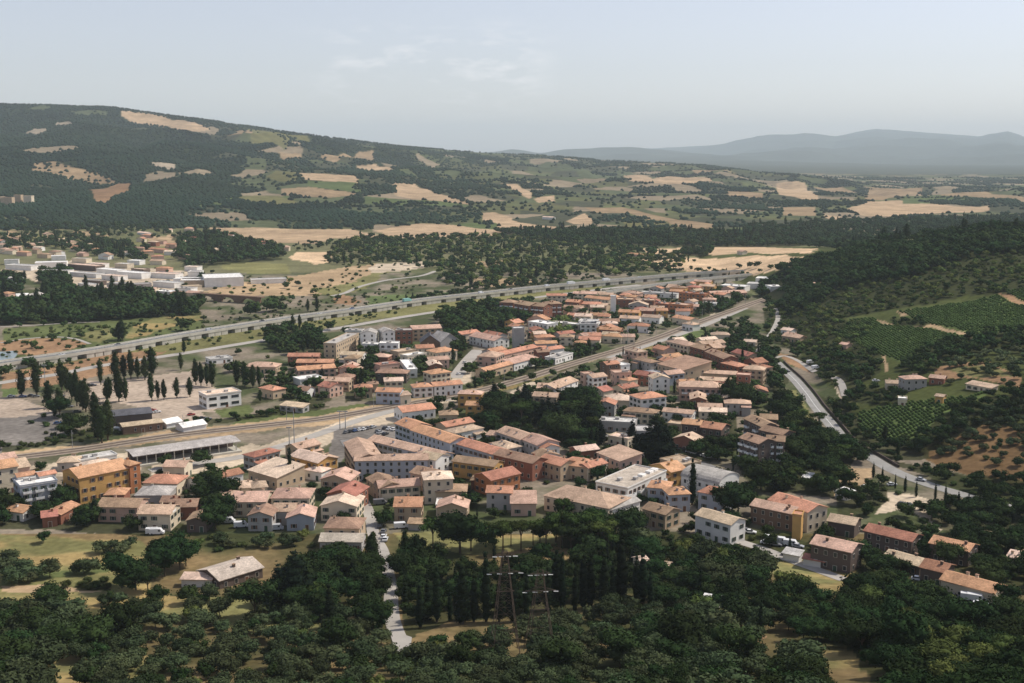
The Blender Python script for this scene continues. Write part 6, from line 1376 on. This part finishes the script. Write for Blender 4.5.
# ------------------------------------------------------------------ labels by landmark
LM = [(10,490,'by the cream building at the left edge'),(60,500,'by the blue grey apartment block'),(110,500,'in front of the long ochre building'),(150,520,'below the brownish roofed terrace house'),(215,515,'beside the joined pink roofs'),(280,535,'below the blue gabled house'),
 (250,470,'near the pale pink warehouse'),(180,465,'under the long station canopy'),(330,500,'along the house row left of the street'),(370,430,'in the parking beside the railway'),(365,540,'beside the village street'),(420,530,'in the dry yard right of the street'),
 (20,580,'in the left end of the dry meadow'),(70,575,'in the middle of the dry meadow'),(120,555,'at the top of the dry meadow'),(140,590,'in the dark clump left of the farmhouse'),(215,590,'below the isolated farmhouse'),(240,550,'above the isolated farmhouse'),(300,600,'in the dark clump right of the farmhouse'),
 (30,640,'in the bottom left corner grove'),(20,670,'at the very bottom of the left corner'),(90,625,'on the grove edge below the dry meadow'),(110,665,'in the sandy olive patch, lower left'),(160,630,'in the olive grove left of centre'),(180,670,'at the bottom edge left of centre'),(240,640,'in the olive grove below the farmhouse'),(260,672,'at the bottom edge below the farmhouse'),
 (320,640,'in the olive grove left of the lane'),(335,672,'at the bottom edge left of the lane'),(375,610,'on the left side of the lane'),(385,660,'at the lower end of the lane'),(415,580,'on the right side of the lane'),(450,600,'in the cypress stand right of the lane'),(450,660,'in the olives left of the pylons'),(505,615,'behind the left pylon'),
 (500,670,'at the foot of the left pylon'),(545,610,'behind the right pylon'),(560,665,'at the foot of the right pylon'),(480,545,'in the umbrella pine row, west part'),(560,545,'in the umbrella pine row, east part'),(600,590,'in the tall cypress wall'),(600,640,'in the grey green grove right of the pylons'),(640,672,'at the bottom edge right of the pylons'),
 (650,570,'around the pale ruin'),(690,600,'in the dark wood right of the ruin'),(690,645,'beside the bare sandy bank'),(720,560,'below the house with brilliant white end'),(740,620,'in the dark wood above the bare bank'),(740,672,'at the bottom edge right of the bank'),(790,600,'below the lower dry meadow'),(810,660,'beside the dry strip at the bottom'),
 (850,620,'in the dark slope below the long roofs'),(890,590,'left of the lowest orange roof'),(900,650,'in the bottom right wood'),(960,640,'in the bottom right corner wood'),(1000,600,'right of the lowest orange roof'),(1000,670,'at the bottom right corner'),(960,560,'above the lowest orange roof'),(900,530,'between the pale square and red roofs'),
 (860,500,'beside the sandy clearing'),(940,505,'in the row along the curved road'),(1000,520,'at the right end of the curved road'),(790,540,'around the broad two part orange roof'),(830,560,'around the large brown pink roof'),(770,470,'in the big dark wood, lower part'),(790,430,'in the big dark wood, upper part'),(830,460,'in the wood beside the curved road'),
 (720,440,'around the dark brown stepped apartments'),(735,410,'by the small paved square'),(690,450,'by the row of parked cars'),(655,460,'beside the curved roof hall'),(620,500,'near the long white apartment building'),(640,430,'behind the pale flat offices'),(590,430,'in the east side of the dark park'),(550,425,'in the middle of the dark park'),(500,415,'in the west side of the dark park'),
 (560,480,'above the large villa'),(470,490,'among the brown roofs right of the street'),(520,440,'along the long slanting row'),(460,400,'beside the ochre cube house'),(620,390,'by the dry meadow beside the railway'),(650,370,'by the big square pink roof'),(700,380,'along the long diagonal row'),(700,335,'among the allotments right of the railway'),(760,360,'at the upper end of the curved road'),
 (600,360,'along the railway, east of the fir park'),(540,370,'along the railway below the orange rows'),(580,350,'by the low white flat building'),(650,325,'along the railway in the north east'),(630,310,'among the north east brick blocks'),(720,305,'by the parking in the north east'),(800,280,'near the big white warehouse'),(560,330,'in the pale green garden group'),(500,320,'in the dark belt south of the highway'),
 (460,350,'in the dark row west of the pink hall'),(420,370,'around the pinkish houses near the railway'),(360,365,'below the white gabled blocks'),(300,345,'between highway and tan apartment block'),(310,395,'around the red gabled house'),(280,395,'in the shrubs along the railway hedge'),(250,385,'in the clump right of the white offices'),(200,385,'in the clump left of the white offices'),
 (165,398,'in the small row on the car park'),(140,378,'in the tall row north of the car park'),(118,395,'between the car park lots'),(100,430,'left of the dark grey barn'),(75,405,'in the slanting row of the car park'),(70,432,'at the lower side of the car park'),(30,395,'at the left side of the car park'),(20,440,'in the hedge at the car park foot'),(160,435,'in the hedge along the tracks, left'),(240,418,'in the hedge along the tracks, middle'),
 (20,372,'between the two carriageways, far left'),(60,310,'in the dark river belt, left part'),(120,310,'in the dark river belt, middle'),(180,310,'in the dark river belt, right part'),(260,312,'by the two big riverside trees'),(310,310,'by the stone bridge'),(60,335,'on the rough ground above the pond'),(230,325,'on the rough ground beside the viaduct'),(350,325,'beside the viaduct north of the town'),
 (240,260,'by the white factory hall'),(200,250,'left of the big straw field'),(330,260,'in the west end of the river wood'),(400,255,'in the river wood, western part'),(470,265,'in the river wood, middle part'),(540,265,'in the river wood, eastern part'),(610,265,'at the east end of the river wood'),(690,258,'by the orange straw field'),(780,240,'in the far tree belt, right part'),(600,238,'in the far tree belt, middle'),(900,235,'in the far tree belt, right end'),
 (30,265,'in the industrial estate, left part'),(90,275,'in the industrial estate, middle part'),(150,275,'in the industrial estate, right part'),(60,245,'in the outskirts above the estate, left'),(140,250,'in the outskirts above the estate, right'),(180,228,'under the far wooded slope'),(560,205,'on the far slope'),(860,270,'on the hilltop ridge, left part'),(930,258,'on the hilltop ridge, middle'),(1000,240,'on the hilltop ridge, right part'),
 (820,310,'on the scrub slope, upper part'),(880,300,'on the scrub slope below the ridge'),(960,285,'on the scrub slope above the upper vineyard'),(790,335,'on the scrub slope, lower part'),(850,370,'left of the tan farm track'),(910,322,'in the copse between the vineyards'),(930,365,'in the dark strip below the vineyards'),(1000,350,'right of the vineyards'),(1000,370,'in the olive terraces'),
 (830,400,'beside the road junction'),(910,390,'around the tall grey farmhouse'),(880,445,'below the green slope'),(950,430,'in the dark strip above the brown grove'),(1000,430,'in the brown olive grove'),(960,480,'above the curved road, right part'),(880,470,'above the curved road, middle part')]
def ordn(n): return {1: 'first', 2: 'second', 3: 'third', 4: 'fourth', 5: 'fifth', 6: 'sixth', 7: 'seventh', 8: 'eighth', 9: 'ninth', 10: 'tenth'}.get(n, '%d%s' % (n, 'th' if n % 100 in (11, 12, 13) else {1: 'st', 2: 'nd', 3: 'rd'}.get(n % 10, 'th')))
def autolabel():
    cl = {}
    for (r, nn, cat, u, v) in AUTO:
        k = min(range(len(LM)), key=lambda i: (LM[i][0]-u)**2+((LM[i][1]-v)*1.6)**2); cl.setdefault((nn, k), []).append((u, r, cat))
    for (nn, k), L in cl.items():
        L.sort(key=lambda t: t[0]); n = len(L); ph = LM[k][2]
        for i, (u, r, cat) in enumerate(L):
            if n == 1: s = '%s %s' % (nn, ph)
            elif n <= 20 or i < n//2: s = '%s %s, %s from the left' % (nn, ph, ordn(i+1))
            else: s = '%s %s, %s from the right' % (nn, ph, ordn(n-i))
            if len(s.split()) > 16: s = s.replace(', ', ', ').replace(' from the ', ' from ')
            if len(s.split()) > 16: s = s.replace(' roofed filler house', ' roofed house')
            r['label'] = s
# ------------------------------------------------------------------ sky, sun, haze
EL, AZ = math.radians(50), math.atan2(.93, .34)     # azimuth clockwise from +Y
def lights():
    w = bpy.data.worlds.new('World'); SC.world = w; w.use_nodes = True; nt = w.node_tree; N = nt.nodes; L = nt.links
    bg = N['Background']; bg.inputs['Strength'].default_value = .122
    sky = N.new('ShaderNodeTexSky'); sky.sky_type = 'NISHITA'; sky.sun_disc = False; sky.sun_elevation = EL; sky.sun_rotation = AZ; sky.air_density = 1.0; sky.dust_density = .8; sky.ozone_density = 1.0; sky.altitude = 300
    tc = N.new('ShaderNodeTexCoord'); mp = N.new('ShaderNodeMapping'); mp.inputs['Scale'].default_value = (14, 14, 46); no = N.new('ShaderNodeTexNoise'); no.inputs['Scale'].default_value = 1.6; no.inputs['Detail'].default_value = 7; no.inputs['Roughness'].default_value = .6
    L.new(tc.outputs['Generated'], mp.inputs[0]); L.new(mp.outputs[0], no.inputs['Vector'])
    rp = N.new('ShaderNodeMapRange'); rp.inputs['From Min'].default_value = .50; rp.inputs['From Max'].default_value = .68; L.new(no.outputs['Fac'], rp.inputs['Value'])
    sx = N.new('ShaderNodeSeparateXYZ'); L.new(tc.outputs['Generated'], sx.inputs[0])
    m1 = N.new('ShaderNodeMapRange'); m1.interpolation_type = 'SMOOTHSTEP'; m1.inputs['From Min'].default_value = .022; m1.inputs['From Max'].default_value = .055; L.new(sx.outputs['Z'], m1.inputs['Value'])
    m2 = N.new('ShaderNodeMapRange'); m2.interpolation_type = 'SMOOTHSTEP'; m2.inputs['From Min'].default_value = .075; m2.inputs['From Max'].default_value = .12; m2.inputs['To Min'].default_value = 1; m2.inputs['To Max'].default_value = 0; L.new(sx.outputs['Z'], m2.inputs['Value'])
    a = N.new('ShaderNodeMath'); a.operation = 'MULTIPLY'; L.new(rp.outputs[0], a.inputs[0]); L.new(m1.outputs[0], a.inputs[1]); b = N.new('ShaderNodeMath'); b.operation = 'MULTIPLY'; L.new(a.outputs[0], b.inputs[0]); L.new(m2.outputs[0], b.inputs[1])
    c = N.new('ShaderNodeMath'); c.operation = 'MULTIPLY'; c.inputs[1].default_value = .55
    m3 = N.new('ShaderNodeMapRange'); m3.interpolation_type = 'SMOOTHSTEP'; m3.inputs['From Min'].default_value = -.19; m3.inputs['From Max'].default_value = -.12; L.new(sx.outputs['X'], m3.inputs['Value'])
    m4 = N.new('ShaderNodeMapRange'); m4.interpolation_type = 'SMOOTHSTEP'; m4.inputs['From Min'].default_value = .0; m4.inputs['From Max'].default_value = .05; m4.inputs['To Min'].default_value = 1; m4.inputs['To Max'].default_value = 0; L.new(sx.outputs['X'], m4.inputs['Value'])
    e1 = N.new('ShaderNodeMath'); e1.operation = 'MULTIPLY'; L.new(m3.outputs[0], e1.inputs[0]); L.new(m4.outputs[0], e1.inputs[1]); e2 = N.new('ShaderNodeMath'); e2.operation = 'MULTIPLY'; L.new(e1.outputs[0], e2.inputs[0]); L.new(b.outputs[0], e2.inputs[1]); L.new(e2.outputs[0], c.inputs[0])
    hs = N.new('ShaderNodeHueSaturation'); hs.inputs['Saturation'].default_value = SKYSAT; L.new(sky.outputs[0], hs.inputs['Color'])
    mx = N.new('ShaderNodeMixRGB'); mx.inputs['Color2'].default_value = (8.0, 7.9, 8.0, 1); L.new(c.outputs[0], mx.inputs['Fac']); tn = N.new('ShaderNodeMixRGB'); tn.blend_type = 'MULTIPLY'; tn.inputs['Fac'].default_value = 1; tn.inputs['Color2'].default_value = (1.03, .985, 1.03, 1); L.new(hs.outputs[0], tn.inputs['Color1']); L.new(tn.outputs[0], mx.inputs['Color1']); L.new(mx.outputs[0], bg.inputs['Color'])
    sd = bpy.data.lights.new('sun', 'SUN'); sd.energy = SUN; sd.angle = math.radians(.5); sd.color = (1, .93, .82); s = bpy.data.objects.new('sun', sd); COL.objects.link(s)
    d = Vector((math.sin(AZ)*math.cos(EL), math.cos(AZ)*math.cos(EL), math.sin(EL))); s.rotation_euler = d.to_track_quat('Z', 'Y').to_euler(); s.location = (200, 100, 900)
    SC.view_settings.view_transform = 'Standard'; SC.view_settings.look = 'None'; SC.view_settings.gamma = 1; SC.view_settings.exposure = EXPO
    m = bpy.data.materials.new('haze'); m.use_nodes = True; nt = m.node_tree; nt.nodes.remove(nt.nodes['Principled BSDF'])
    pv = nt.nodes.new('ShaderNodeVolumePrincipled'); pv.inputs['Color'].default_value = HAZEC; pv.inputs['Density'].default_value = HAZE; pv.inputs['Anisotropy'].default_value = .0
    nt.links.new(pv.outputs[0], nt.nodes['Material Output'].inputs['Volume'])
    b = MB(); b.box(-27000, 27000, -400, 34500, -40, 900); add('haze', b.mesh('haze', m), kind='stuff', label='thin summer haze filling the valley air')
SKYSAT = .55; SUN = 3.7; EXPO = 0.14; HAZE = 4.8e-5; HAZEC = (.80, .92, 1.0, 1)
import time as _t
t0 = _t.time(); build_terrain(); print('t terr', _t.time()-t0); build_trees(); print('t trees', _t.time()-t0); far_forest(); vines(); print('t far', _t.time()-t0)
autolabel(); lights()
cy = SC.cycles; SC.render.engine = 'CYCLES'; cy.max_bounces = 4; cy.diffuse_bounces = 2; cy.glossy_bounces = 1; cy.transmission_bounces = 1; cy.volume_bounces = 2; cy.use_denoising = True; cy.volume_max_steps = 64
